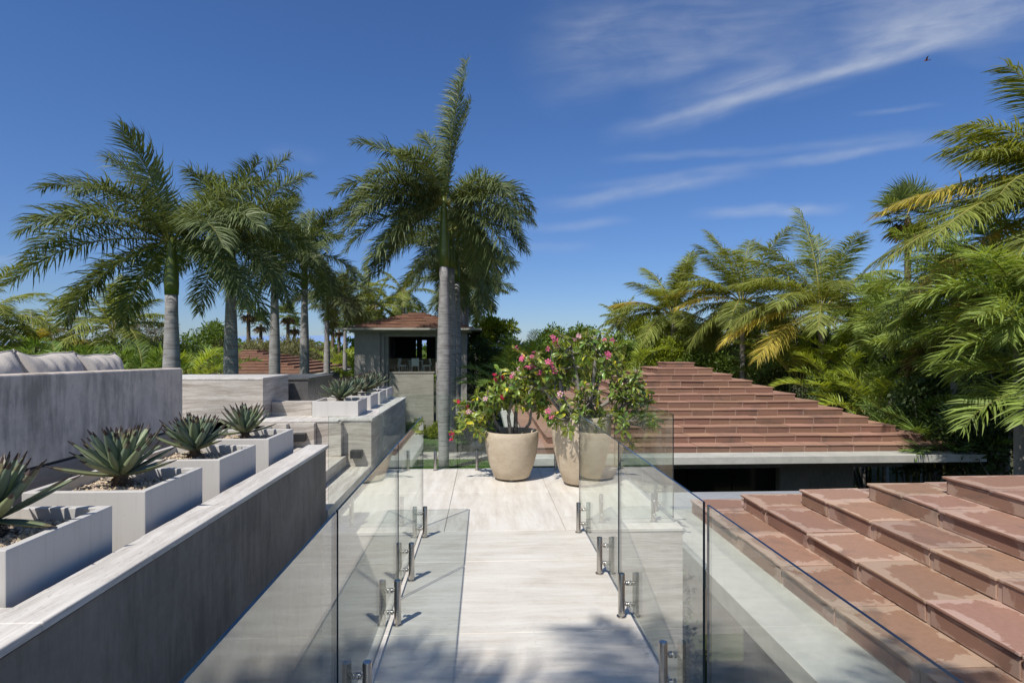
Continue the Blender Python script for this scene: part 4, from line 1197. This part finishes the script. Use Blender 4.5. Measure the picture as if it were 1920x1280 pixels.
RM = np.random.RandomState(9)
mans = [(1912, 560, 13.2, 2.3, 'feather palm at the right frame edge with a grey trunk behind the near roof', (11,)), (1790, 530, 18.5, 2.8, 'feather palm with arching fronds left of the one at the right frame edge', ()),
        (1870, 500, 17.5, 2.7, 'dark feather palm under the large coconut fronds', ()), (1975, 640, 12.4, 2.6, 'feather palm partly outside the right frame edge, fronds reaching over the near roof', ()),
        (1720, 590, 21.0, 2.8, 'feather palm beside the right hip of the pyramid roof', (9,)), (1822, 610, 18.9, 2.6, 'low feather palm with drooping browned fronds over the pyramid eave', (12, 13, 14)),
        (1660, 600, 24, 2.5, 'feather palm between the fan palm and the fullest coconut palm', ()), (1960, 500, 15.5, 2.8, 'feather palm high at the right edge, mostly out of frame', ()),
        (1985, 735, 12.4, 2.3, 'low bright feather palm beside the grey trunk at the right edge', (13,)), (1885, 640, 17.6, 2.5, 'low feather palm between the browned one and the grey trunk', (14,)),
        (1752, 680, 20.0, 2.3, 'small feather palm just above the right slope of the pyramid roof', ())]
for k, (px, py, y, L, lab, br) in enumerate(mans):
    p = at_y(px, py, y)
    if p.x < 14.3 and 15.2 < y < 29.5: print('INSIDE HOUSE', lab, p)
    manila((p.x, y, G), p.z, std_crown(RM, 16, L, 78, 4 if px > 1880 else -28, (70, 115), 33 * k), 100 + k, lab, leafL=.74, brown=br, n=72)


def areca(loc, n, L, seed, label, leafL=0.5, lm='areca_leaf', spread=0.35, width=0.05, nl=36, group='clumping palms', h0=0.0):
    """clump palm: arching fronds rising from a tuft of stems"""
    R = np.random.RandomState(seed)
    r = root('clump_palm', loc, label, 'palm', group)
    b = MB()
    for i in range(max(3, n // 3)):
        a = R.uniform(0, 6.28); q = R.uniform(.05, spread)
        b.tube([(q * math.cos(a), q * math.sin(a), 0), (q * 1.5 * math.cos(a), q * 1.5 * math.sin(a), h0 + L * .25)], [.045, .03], 6)
    b.build('stems', M['shaft'], r, smooth=True, world_xyz=False)
    for i in range(n):
        f = i / max(1, n - 1); a = i * 2.39996 + R.uniform(-.3, .3)
        e0 = D2(86 - 40 * f + R.uniform(-6, 6)); q = spread * (0.3 + f)
        add_frond(r, R, [M[lm], M['rachis_y']], base=(q * math.cos(a), q * math.sin(a), h0 * R.uniform(.75, 1.0) + L * .05), az=a, e0=e0, L=L * R.uniform(.8, 1.12), bend=D2(R.uniform(48, 98)), leafL=leafL, n=nl,
                  width=width, roll=(24, 12), droop=0.34, wind=0.16, petiole=0.24, swing=R.uniform(-.3, .3), angle=(68, 38), rr=0.018, windbend=0.12)
    return r


arecas = [  # px, py of the middle of the crown, y, frond length, count, label, material
    (1500, 640, 27.5, 3.2, 16, 'bright clump palm under the fullest coconut palm', 'areca_leaf'), (1570, 690, 24.0, 2.8, 15, 'clump palm behind the right slope of the pyramid roof', 'areca_leaf'),
    (1430, 690, 30.5, 2.8, 14, 'dark clump palm behind the top steps of the pyramid roof', 'areca_dark'), (1640, 715, 21.5, 2.6, 15, 'clump palm leaning over the pyramid roof hip', 'areca_leaf'),
    (1700, 760, 19.2, 2.4, 14, 'grey green clump palm touching the pyramid roof edge', 'areca_dark'), (1760, 800, 17.2, 2.1, 13, 'low clump palm at the right corner of the pyramid eave', 'areca_dark'),
    (1600, 630, 26.0, 3.2, 15, 'clump palm with upright light fronds right of the fullest coconut palm', 'areca_leaf'),
    (990, 655, 36, 3.0, 15, 'tall clump palm with upright fronds above the flowering shrub', 'areca_leaf'), (1110, 650, 34, 3.0, 15, 'clump palm behind the taller flowering shrub', 'areca_leaf'),
    (1055, 670, 37, 2.6, 13, 'clump palm between the two flowering shrubs', 'areca_dark'), (950, 690, 31.5, 3.0, 14, 'dark clump palm with a long arching frond beside the dark hedge', 'areca_dark'),
    (1185, 660, 32.5, 2.8, 13, 'clump palm left of the pyramid roof top', 'areca_leaf'), (1000, 715, 30.5, 2.2, 13, 'low yellow green clump palm at the foot of the pyramid roof', 'areca_leaf'),
    (1215, 655, 38, 2.6, 9, 'stiff blue green palm with upright folded fronds', 'areca_dark'),
    (110, 668, 31, 2.8, 15, 'clump palm behind the nearest cushion', 'areca_dark'), (190, 668, 28, 2.8, 15, 'clump palm behind the middle cushion', 'areca_dark'),
    (270, 672, 27, 2.7, 15, 'bright clump palm left of the first royal palm trunk', 'areca_dark'), (355, 672, 30, 2.5, 14, 'yellow green clump palm right of the first royal palm trunk', 'areca_leaf'),
    (30, 672, 30, 2.8, 14, 'clump palm at the left frame edge behind the cushions', 'areca_dark'), (405, 672, 36, 2.6, 13, 'clump palm between the first two royal palm trunks', 'areca_dark'),
    (632, 672, 58, 3.6, 14, 'lime clump palm left of the pavilion', 'areca_leaf'), (600, 690, 56, 3.0, 12, 'lime clump palm between the fourth and fifth left palms', 'areca_leaf'),
    (668, 690, 50, 3.0, 12, 'lime clump palm at the pavilion corner', 'areca_leaf')]
for k, (px, py, y, L, n, lab, lm) in enumerate(arecas):
    p = at_y(px, py, y)
    if 0.8 < p.x < 14.3 and 15.2 < y < 29.5: print('INSIDE HOUSE', lab, p)
    h0 = max(0.4, p.z - G - L * .42)
    areca((p.x, y, G), n, L, 200 + k, lab, leafL=0.62 if y < 40 else .75, lm=lm, h0=h0, width=0.052 if y < 40 else .075, nl=40 if y < 40 else 30)


def fan_np(R, az, el, pet, size, nseg=26, droop=0.5, width=.055):
    """palmate leaf on a petiole"""
    d = np.array([math.cos(az) * math.cos(el), math.sin(az) * math.cos(el), math.sin(el)])
    hub = d * pet; side = nrm(np.cross(d, [0, 0, 1.0])); up = np.cross(side, d)
    th = np.radians(np.linspace(-125, 125, nseg)) + R.normal(0, .03, nseg)
    dirs = d * np.cos(th)[:, None] + side * np.sin(th)[:, None] + up * 0.12
    dirs = nrm(dirs); ll = size * (0.75 + 0.25 * np.cos(th / 1.6)) * R.uniform(.9, 1.1, nseg)
    bw = nrm(-d * np.sin(th)[:, None] + side * np.cos(th)[:, None] + up * R.choice([-.35, .35], nseg)[:, None])
    p = np.repeat(hub[None], nseg, 0); rows = []; dd = dirs
    for k, w in enumerate((.25, 1.0, .7, .08)):
        rows.append(np.stack([p - bw * width * w * .9, p + bw * width * w * .9], 1))
        if k < 3:
            p = p + dd * (ll / 3)[:, None]; dd = nrm(dd + np.array([0, 0, -1.]) * droop * (k + .2) * R.uniform(.6, 1.4, nseg)[:, None] * .6 + WIND * .12 * (k + 1))
    V = np.stack(rows, 1).reshape(nseg, 8, 3)
    F = ((np.arange(nseg) * 8)[:, None, None] + np.array([[0, 1, 3, 2], [2, 3, 5, 4], [4, 5, 7, 6]])[None]).reshape(-1, 4)
    V = V.reshape(-1, 3); n0 = len(V)
    pr = .014; Vp = np.array([side * pr, -side * pr, hub - side * pr * .6, hub + side * pr * .6])
    V = np.concatenate([V, Vp]); F = np.concatenate([F, [[n0, n0 + 1, n0 + 2, n0 + 3]]])
    T = np.append(np.repeat(R.uniform(.75, 1.25, nseg), 3), 1.0); mi = np.append(np.zeros(nseg * 3), 1)
    return V, F, T, mi


def fan_palm(loc, crown_z, n, pet, size, seed, label, rad=.2, skirt=8, lod=False, group='fan palms'):
    R = np.random.RandomState(seed)
    r = root('fan_palm', loc, label, 'palm tree', group); H = crown_z - loc[2]
    b = MB(); b.lathe([(rad * 1.4, 0), (rad, H * .3), (rad * .85, H - .3), (rad * .6, H)], 12); b.build('trunk', M['bark_brown'], r, smooth=True, world_xyz=False)
    allp = []
    for i in range(n):
        f = i / (n - 1); az = i * 2.39996 + R.uniform(-.2, .2); el = D2(85 - 105 * f + R.uniform(-8, 8))
        V, F, T, mi = fan_np(R, az, el, pet * R.uniform(.8, 1.15), size * R.uniform(.85, 1.1), 26 if not lod else 14, .3 + .5 * f, .055 if not lod else .10)
        V = V + np.array([0, 0, H])
        if lod: allp.append((V, F, T, mi))
        else: mesh_np('fan_leaf', V, F, [M['fan_leaf'], M['rachis']], T, mi, r)
    if lod:
        V, F, T, mi = merged(allp); mesh_np('crown', V, F, [M['fan_leaf'], M['rachis']], T, mi, r)
    parts = []
    for i in range(skirt):
        V, F, T, mi = fan_np(R, i * 2.4, D2(-50 + R.uniform(-15, 10)), pet * .7, size * .8, 14, .7, .08)
        parts.append((V + np.array([0, 0, H - .15]), F, T, mi * 0))
    if parts:
        V, F, T, mi = merged(parts); mesh_np('dead_skirt', V, F, [M['dead_leaf']], T, mi, r)
    return r


p = at_y(1702, 405, 38); fan_palm((p.x, 38, G), p.z, 30, 1.25, 1.6, 301, 'tall fan palm with dead hanging leaves left of the large coconut palm', .22, 12)
for k, (px, py, y, lab) in enumerate(((466, 585, 75, 'distant fan palm with leaning trunk between the second and third royal palms'), (489, 607, 85, 'distant fan palm just left of the third royal trunk'), (540, 590, 80, 'distant fan palm between the third and fourth royal trunks'),
                                     (552, 612, 95, 'small distant fan palm near the fourth royal trunk'), (624, 598, 90, 'wind bent fan palm left of the pavilion eave'), (636, 618, 105, 'tiny far fan palm under the pavilion eave tip'), (404, 622, 95, 'far fan palm left of the second royal trunk'),
                                     (1160, 590, 80, 'distant fan palm left of the coconut palms'), (912, 622, 85, 'fan palm behind the broadleaf tree at the hedge'))):
    p = at_y(px, py, y); fan_palm((p.x, y, G), p.z, 18, 1.0, 1.25, 310 + k, lab, .26, 8, True, 'distant fan palms')


def leaf_cloud(R, blobs, n, ll, lw, up=0.3, quad=True):
    """n small folded leaves spread through a set of ellipsoids (x,y,z,rx,ry,rz)"""
    B = np.array(blobs, float); vol = B[:, 3] * B[:, 4] * B[:, 5]; pick = R.choice(len(B), n, p=vol ** .75 / (vol ** .75).sum())
    d = nrm(R.normal(0, 1, (n, 3))); rad = R.uniform(0, 1, n) ** 0.38
    c = B[pick, :3] + d * B[pick, 3:] * rad[:, None] * (1 + .12 * R.normal(0, 1, n))[:, None]
    ax = nrm(d * 0.7 + R.normal(0, .7, (n, 3)) + np.array([0, 0, up]))
    sd = nrm(np.cross(ax, nrm(R.normal(0, 1, (n, 3))))); nn = np.cross(sd, ax)
    l = (ll * R.uniform(.65, 1.3, n))[:, None]; w = (lw * R.uniform(.7, 1.2, n))[:, None]
    V = np.stack([c, c + ax * l * .5 + sd * w + nn * w * .4, c + ax * l - nn * l * .12, c + ax * l * .5 - sd * w + nn * w * .4], 1).reshape(-1, 3)
    F = (np.arange(n) * 4)[:, None] + np.array([[0, 1, 2, 3]])
    return V, F, R.uniform(.65, 1.35, n)


def bush(name, loc, blobs, n, ll, lw, m, seed, label, cat, group=None, trunk=None, twigs=0, twig_m='bark_grey'):
    R = np.random.RandomState(seed); rg = random.Random(seed)
    r = root(name, loc, label, cat, group)
    V, F, T = leaf_cloud(R, blobs, n, ll, lw)
    mesh_np('foliage', V, F, [M[m]], T, None, r)
    b = MB()
    zt_ = max(q[2] for q in blobs)
    for q in blobs[:10]:
        b.tube([(q[0] * .1, q[1] * .1, 0), (q[0] * .5 + rg.uniform(-.1, .1), q[1] * .5, q[2] * .55), (q[0], q[1], q[2])], [trunk or .06, (trunk or .06) * .6, .015], 6)
    for _ in range(twigs):
        q = rg.choice(blobs); p0 = Vector(q[:3]); d = Vector((rg.gauss(0, 1), rg.gauss(0, 1), rg.gauss(.3, .8))).normalized()
        p1 = p0 + Vector((d.x * q[3], d.y * q[4], d.z * q[5])) * rg.uniform(.7, 1.15); mid = p0.lerp(p1, .5) + Vector((rg.gauss(0, .1), rg.gauss(0, .1), rg.gauss(0, .1)))
        b.tube([p0, mid, p1], [.035, .022, .008], 4)
    b.build('branches', M[twig_m], r, smooth=True, world_xyz=False)
    return r


def blobs_of(rg, w, d, z0, z1, k, r=(0.5, 0.9)):
    return [(rg.uniform(-w, w), rg.uniform(-d, d), rg.uniform(z0, z1), rg.uniform(*r), rg.uniform(*r), rg.uniform(*r) * .85) for _ in range(k)]


rg = random.Random(123)
# dark creeper clad hedge right of the pavilion
bl = [(x, y, z, .75, .8, .8) for x in (-.6, 0.2, .9) for y in (0, 1.2) for z in (.8, 2.0, 3.2, 4.4, 5.4)] + [(.2, .4, 6.0, .8, .8, .6)]
p = at_y(897, 700, 42); bush('hedge', (p.x, 42, G), bl, 9000, .16, .05, 'shrub_dark', 401, 'tall dark clipped hedge at the right end of the pavilion', 'hedge')
shr = [  # px, py centre, y, width, height, leaves, leaf len, mat, label
    (930, 632, 46, 1.9, 2.6, 3800, .30, 'shrub_lime', 'bright broadleaf tree right of the pavilion eave', 'tree'), (1262, 668, 33, 1.5, 1.2, 2600, .22, 'shrub_lime', 'lime green shrub left of the pyramid roof top', 'shrub'),
    (1320, 690, 31.5, 1.6, 1.2, 2600, .2, 'shrub_leaf', 'green shrub right behind the pyramid roof top', 'shrub'), (1235, 628, 42, 2.2, 1.8, 3000, .28, 'shrub_lime', 'light green tree behind the stiff blue green palm', 'tree'),
    (1350, 660, 40, 2.6, 2.6, 3400, .24, 'shrub_dark', 'dark tree under the middle coconut palm', 'tree'), (1070, 640, 48, 2.4, 1.6, 3200, .28, 'shrub_leaf', 'distant green tree between the flowering shrubs', 'tree'),
    (990, 665, 44, 2.2, 1.8, 3000, .26, 'shrub_leaf', 'green tree behind the tall clump palm', 'tree'), (1150, 665, 41, 2.2, 1.8, 3000, .26, 'shrub_leaf', 'green tree behind the taller flowering shrub', 'tree'),
    (805, 803, 38.2, 1.0, .7, 1500, .16, 'shrub_lime', 'low lime bush at the foot of the pavilion wall', 'bush'), (768, 803, 38.4, .9, .7, 1400, .16, 'shrub_leaf', 'low green bush left of the lime one at the pavilion foot', 'bush'),
    (720, 800, 38.4, 1.3, .8, 1600, .16, 'shrub_leaf', 'low green bush at the pavilion foot behind the ledge wall', 'bush'), (880, 800, 36.5, 1.2, .8, 1600, .18, 'shrub_leaf', 'low bush behind the royal palm trunks', 'bush'),
    (1490, 735, 29, 2.2, 2.0, 3200, .2, 'shrub_dark', 'dark shrub behind the upper right steps of the pyramid roof', 'shrub'), (1620, 770, 23.5, 2.0, 2.2, 3200, .2, 'shrub_dark', 'dark shrub behind the right hip of the pyramid roof', 'shrub'),
    (1740, 780, 19.5, 2.0, 2.2, 3600, .18, 'shrub_dark', 'dark shrub under the low feather palm', 'shrub'), (1850, 780, 17, 2.2, 2.6, 4200, .18, 'shrub_dark', 'dark shrub under the feather palms at the right edge', 'shrub'),
    (1950, 760, 15.5, 2.0, 2.6, 3600, .18, 'shrub_dark', 'dark shrub at the right frame edge behind the near roof', 'shrub'), (1840, 620, 19.5, 2.2, 2.0, 3600, .2, 'shrub_dark', 'dark tree between the feather palms', 'tree'),
    (1700, 660, 24, 2.2, 2.2, 3600, .2, 'shrub_dark', 'dark tree behind the feather palm at the roof hip', 'tree'), (1550, 650, 31, 2.4, 2.0, 3200, .22, 'shrub_dark', 'dark tree under the fullest coconut palm', 'tree'),
    (150, 690, 40, 4.0, 2.0, 4500, .24, 'shrub_dark', 'dark shrub mass behind the middle cushion', 'shrub'), (20, 690, 42, 3.5, 2.2, 4000, .24, 'shrub_dark', 'dark shrub mass behind the nearest cushion', 'shrub'),
    (300, 690, 40, 3.0, 1.6, 3600, .24, 'shrub_leaf', 'green shrub behind the first royal palm trunk', 'shrub'), (390, 640, 62, 3.5, 2.0, 3800, .3, 'shrub_leaf', 'green tree between the first and second royal trunks', 'tree'),
    (1420, 600, 48, 3.0, 2.0, 3000, .26, 'shrub_dark', 'distant dark tree behind the coconut palms', 'tree'), (1300, 640, 52, 3.0, 2.2, 3200, .28, 'shrub_leaf', 'distant green tree between the left and middle coconut palms', 'tree')]
for k, (px, py, y, w, h, n, ll, m, lab, cat) in enumerate(shr):
    p = at_y(px, py, y); cz = p.z - G
    bl = blobs_of(rg, w * .8, w * .5, cz - h * .55, cz + h * .45, 9, (w * .32, w * .5))
    if cz - h > 1.5: bl += blobs_of(rg, w * .5, w * .4, max(.6, cz - h * 1.6), cz - h * .6, 4, (w * .3, w * .45))
    bush(cat.replace(' ', '_') if cat != 'tree' else 'broadleaf_tree', (p.x, y, G), bl, int(n * 1.5), ll, ll * .24, m, 420 + k, lab, cat)
bush('shrub', (2.75, 10.1, G), blobs_of(rg, .7, .9, .4, 2.3, 14, (.45, .7)), 6000, .13, .035, 'shrub_dark', 460, 'dark shrub added to hide the sunlit ground in the gap between the bridge and the near house', 'shrub')  # added shrub, covers sunlit ground so the gap reads dark
# dry scrub and the grey bare tree
p = at_y(262, 590, 55); bush('bare_tree', (p.x, 55, G), blobs_of(rg, 2.2, 1.6, 5.2, 8.6, 11, (.9, 1.5)), 2600, .20, .045, 'scrub_leaf', 470, 'grey half bare tree left of the first royal palm trunk', 'tree', trunk=.13, twigs=150)
for k, (px, py, y, w, h, lab) in enumerate(((460, 650, 62, 3.2, 2.2, 'pale dry scrub tree between the second and third royal trunks'), (540, 655, 66, 3.4, 2.0, 'pale dry scrub tree between the third and fourth royal trunks'),
                                         (592, 655, 72, 3.0, 1.7, 'pale dry scrub tree left of the fifth royal trunk'), (378, 655, 70, 3.0, 1.8, 'dry scrub tree left of the second royal trunk'))):
    p = at_y(px, py, y); cz = p.z - G
    bush('scrub_tree', (p.x, y, G), blobs_of(rg, w * .8, w * .5, cz - h, cz + h * .3, 10, (w * .3, w * .48)), 5200, .26, .05, 'scrub_leaf', 480 + k, lab, 'tree', 'dry scrub trees', trunk=.10, twigs=70)
# far off wood along the horizon: one mass nobody could count
R = np.random.RandomState(8); parts = []
bl = []
for k in range(230):
    y = R.uniform(95, 230); x = R.uniform(-.95, 1.0) * y
    bl.append((x, y, R.uniform(-3.5, 0.4 + .004 * y), R.uniform(2.5, 5.5), R.uniform(2.5, 5), R.uniform(1.6, 3.4)))
V, F, T = leaf_cloud(R, bl, 42000, 1.3, .42)
o = mesh_np('distant_trees', V, F, [M['shrub_leaf']], T); o['kind'] = 'stuff'

# ------------------------------------------------------------------ pots and flowering shrubs
def pot(loc, rmax, H, label, shape):
    r = root('plant_pot', loc, label, 'plant pot', 'clay pots on the terrace')
    b = MB(); prof = [(rmax * a_, H * z_ + .03) for a_, z_ in shape]
    rim = prof[-1][0]
    prof += [(rim - .004, H + .034), (rim - .022, H + .034), (rim - .034, H + .024), (rim - .036, H * .86)]
    b.lathe(prof, 56); b.build('body', M['clay'], r, smooth=True, world_xyz=False)
    b = MB(); b.lathe([(rim - .037, H * .862), (rim - .037, H * .875), (0.02, H * .89)], 40); b.build('soil', M['soil'], r, smooth=True, world_xyz=False)
    b = MB()
    for k in range(3):
        a = k * 2.094 + 4.6; b.box(rmax * .5 * math.cos(a) - .02, rmax * .5 * math.cos(a) + .02, rmax * .5 * math.sin(a) - .02, rmax * .5 * math.sin(a) + .02, 0, .0295)
    b.build('feet', M['darkstone'], r, world_xyz=False)
    return r


pot((0.345, 7.40, 0), 0.345, 0.575, 'wide low clay pot on the terrace, left of the tall one', [(.62, 0), (.655, .015), (.80, .25), (.91, .5), (.975, .75), (.985, .9), (.975, 1.0)])
pot((1.175, 7.08, 0), 0.37, 0.80, 'tall clay pot partly behind the end of the right glass panel', [(.56, 0), (.60, .015), (.76, .22), (.90, .5), (.98, .78), (.99, .9), (.975, 1.0)])


def desert_rose(loc, stems, seed, label, spread, tips, ll=0.115, fmats=('pink', 'crimson'), nfl=16, leaves=15):
    """thick stemmed shrub: whorls of spoon shaped leaves at the branch tips, trumpet flowers"""
    rg = random.Random(seed); R = np.random.RandomState(seed)
    r = root('flowering_shrub', loc, label, 'flowering shrub', 'potted flowering shrubs')
    wood = MB(); ends = []
    for (bx, by, tx, ty, tz, rad) in stems:
        p0 = Vector((bx, by, -.05)); p3 = Vector((tx, ty, tz)); m1 = p0.lerp(p3, .35) + Vector((rg.gauss(0, .04), rg.gauss(0, .04), .06)); m2 = p0.lerp(p3, .7) + Vector((rg.gauss(0, .05), rg.gauss(0, .05), .05))
        wood.tube([p0, m1, m2, p3], [rad, rad * .7, rad * .5, rad * .32], 8)
        ends.append((m2, p3, rad * .42))
    tip = []
    for k in range(tips):
        m2, p3, rr_ = ends[k % len(ends)]
        st = m2.lerp(p3, rg.uniform(0.0, 1.0))
        d = Vector((rg.gauss(0, 1), rg.gauss(0, 1), rg.gauss(.35, .7))).normalized()
        q = st + Vector((d.x * spread, d.y * spread, d.z * spread * .95)) * rg.uniform(.45, 1.15)
        mid = st.lerp(q, .5) + Vector((rg.gauss(0, .03), rg.gauss(0, .03), -.02))
        wood.tube([st, mid, q], [max(.009, rr_ * .7), .008, .0055], 5)
        tip.append((q, (q - mid).normalized()))
    wood.build('branches', M['bark_grey'], r, smooth=True, world_xyz=False)
    n = leaves * len(tip); Q = np.repeat(np.array([t[0] for t in tip]), leaves, 0); A = np.repeat(np.array([t[1] for t in tip]), leaves, 0)
    back = R.uniform(0, .11, n)
    Q = Q - A * back[:, None]
    d = nrm(A * R.uniform(.15, .9, n)[:, None] + nrm(R.normal(0, 1, (n, 3))) * 0.9)
    sd = nrm(np.cross(d, nrm(A + R.normal(0, .35, (n, 3))))); nn = np.cross(sd, d)
    l = (ll * R.uniform(.55, 1.1, n))[:, None]; w = l * .17
    rows = []
    for s, ww, cup in ((0, .12, 0), (.3, .55, .02), (.68, 1.0, .02), (.9, .72, -.03), (1.0, .12, -.07)):
        c = Q + d * l * s + nn * l * cup * 1.5 + np.array([0, 0, -1.]) * l * .16 * s * s
        rows.append(np.stack([c - sd * w * ww + nn * w * ww * .35, c, c + sd * w * ww + nn * w * ww * .35], 1))
    V = np.stack(rows, 1).reshape(n, 15, 3)
    qd = np.array([[3 * k + j, 3 * k + j + 1, 3 * k + j + 4, 3 * k + j + 3] for k in range(4) for j in range(2)])[None]
    F = ((np.arange(n) * 15)[:, None, None] + qd).reshape(-1, 4)
    t = R.uniform(.7, 1.35, n)
    tint = np.stack([t * R.uniform(.9, 1.6, n), t, t * R.uniform(.7, 1.2, n)], 1)
    yel = R.uniform(0, 1, n) < .035; tint[yel] = [4.2, 2.3, 1.0]
    mesh_np('leaves', V.reshape(-1, 3), F, [M['adenium_leaf']], np.repeat(tint, 8, 0), None, r, smooth=True)
    order = sorted(range(len(tip)), key=lambda k: -(tip[k][0].z * .8 + rg.uniform(0, .9) - tip[k][0].y * .55 - tip[k][0].x * .75))[:nfl]
    for k in order:
        q, a = tip[k]; mname = rg.choice(fmats)
        fb = MB(); c = q + a * .04
        f_d = (a + Vector((rg.gauss(0, .4), -0.7 + rg.gauss(0, .3), .25))).normalized()
        for h_ in range(rg.choice((1, 1, 2, 2, 3))):
            cc = c + Vector((rg.gauss(0, .028), rg.gauss(0, .02), rg.gauss(0, .028))) * (h_ > 0) * 1.4; fd = (f_d + Vector((rg.gauss(0, .3), rg.gauss(0, .3), rg.gauss(0, .3)))).normalized()
            e1 = fd.orthogonal().normalized(); e2 = fd.cross(e1); fr = rg.uniform(.026, .036)
            for s in range(5):
                an = s * 1.2566 + rg.uniform(-.1, .1); u = e1 * math.cos(an) + e2 * math.sin(an); v_ = fd.cross(u)
                b0 = cc + u * fr * .22; tn = rg.uniform(.8, 1.15)
                pts = [b0, cc + u * fr * .7 + v_ * fr * .40 + fd * fr * .22, cc + u * fr * 1.12 + v_ * fr * .16 + fd * fr * .12, cc + u * fr * 1.12 - v_ * fr * .16 + fd * fr * .12, cc + u * fr * .7 - v_ * fr * .40 + fd * fr * .22]
                fb.face(pts, 0, tn)
            fb.face([cc + (e1 * math.cos(s * 1.2566) + e2 * math.sin(s * 1.2566)) * fr * .26 + fd * .003 for s in range(5)], 0, (1.3, 1.5, .9))
            fb.tube([q, cc - fd * .028, cc], [.004, .005, .009], 5, 0, .9)
        fb.build('flower', M[mname], r, world_xyz=False, tint=True)
    return r


desert_rose((0.345, 7.40, .53), [(-.06, 0, -.36, -.05, .50, .035), (.05, .02, .14, 0, .60, .035), (.0, -.05, -.04, -.1, .66, .03), (.08, 0, .36, -.05, .44, .028), (-.1, .02, -.50, .0, .34, .028), (-.05, -.08, -.54, -.12, .18, .022)],
            61, 'lower flowering shrub with crimson flowers in the wide pot', .255, 112, .115, ('crimson', 'crimson', 'crimson', 'pale_pink'), 13, 15)
desert_rose((1.175, 7.08, .72), [(-.06, 0, -.42, .05, .75, .045), (-.03, .05, -.12, .05, .95, .04), (.05, 0, .16, 0, 1.08, .036), (.08, 0, .34, .05, .98, .036), (.10, -.05, .55, -.05, .55, .035), (.08, -.1, .72, -.1, .30, .03), (.1, -.1, .66, -.12, .0, .026), (-.1, 0, -.62, .05, .70, .03), (-.02, -.14, -.10, -.30, .12, .022), (.05, -.05, .12, -.12, .30, .028), (-.1, 0, -.55, 0, .52, .03)],
            63, 'taller flowering shrub with pink flowers in the tall pot', .29, 175, .115, ('pink', 'pink', 'pink', 'pale_pink'), 27, 15)

# stone on the lawn, bird, palm whose shadow falls on the deck
bm = bmesh.new(); bmesh.ops.create_icosphere(bm, subdivisions=3, radius=.33)
rs = random.Random(4)
for v in bm.verts:
    k = 1 + .14 * math.sin(5 * v.co.x / .33 + 1) * math.cos(4 * v.co.y / .33) + .07 * math.sin(9 * v.co.z / .33 + 2) + rs.uniform(-.03, .03)
    v.co = Vector((v.co.x * k * .95, v.co.y * k, v.co.z * k * .8))
me = bpy.data.meshes.new('boulder'); bm.to_mesh(me); bm.free(); me.materials.append(M['path'])
o = link(me, 'boulder'); p = at_y(895, 652, 34.2); o.location = (p.x, 34.2, -4.0); tag(o, 'small pale boulder on the lawn beyond the terrace glass', 'rock')
bd = root('bird', tuple(at_y(1737, 114, 34)), 'small reddish bird flying high in the blue sky', 'bird')
b = MB(); b.tube([(-.13, 0, .0), (-.08, 0, .01), (0, 0, .015), (.07, 0, .02), (.11, 0, .03), (.14, 0, .025)], [.012, .03, .04, .03, .022, .004], 8)
b.face([(-.12, -.02, .0), (-.12, .02, .0), (-.22, .04, -.01), (-.22, -.04, -.01)])
for s in (-1, 1):
    b.face([(.05, s * .02, .03), (-.05, s * .02, .03), (-.07, s * .14, .10), (.02, s * .15, .11)][::s]); b.face([(.02, s * .15, .11), (-.07, s * .14, .10), (-.09, s * .27, .15)][::s])
M['bird'] = plain('bird_feather', (0.30, 0.10, 0.06), .8, .1)
b.build('body', M['bird'], bd, world_xyz=False); bd.rotation_euler = (0.2, 0.1, 2.7)
coconut((-2.72, -5.55, G), 8.6, [(62, 34, 4.6, 52), (62, 44, 4.2, 60), (72, 50, 4.6, 60), (68, 26, 4.6, 50), (80, 20, 4.6, 40), (56, 14, 4.4, 30), (85, 32, 4.2, 62), (20, 50, 3.0, 70), (110, 40, 4.2, 70), (140, 30, 4.2, 70), (170, 40, 4.2, 80), (200, 30, 4.2, 80), (235, 40, 4.2, 80), (270, 30, 4.2, 80), (305, 40, 4.2, 80), (340, 30, 4.2, 80)], 90,
        'coconut palm behind the camera that throws frond shadows on the bridge deck', L_leaf=.8, group='coconut palms')
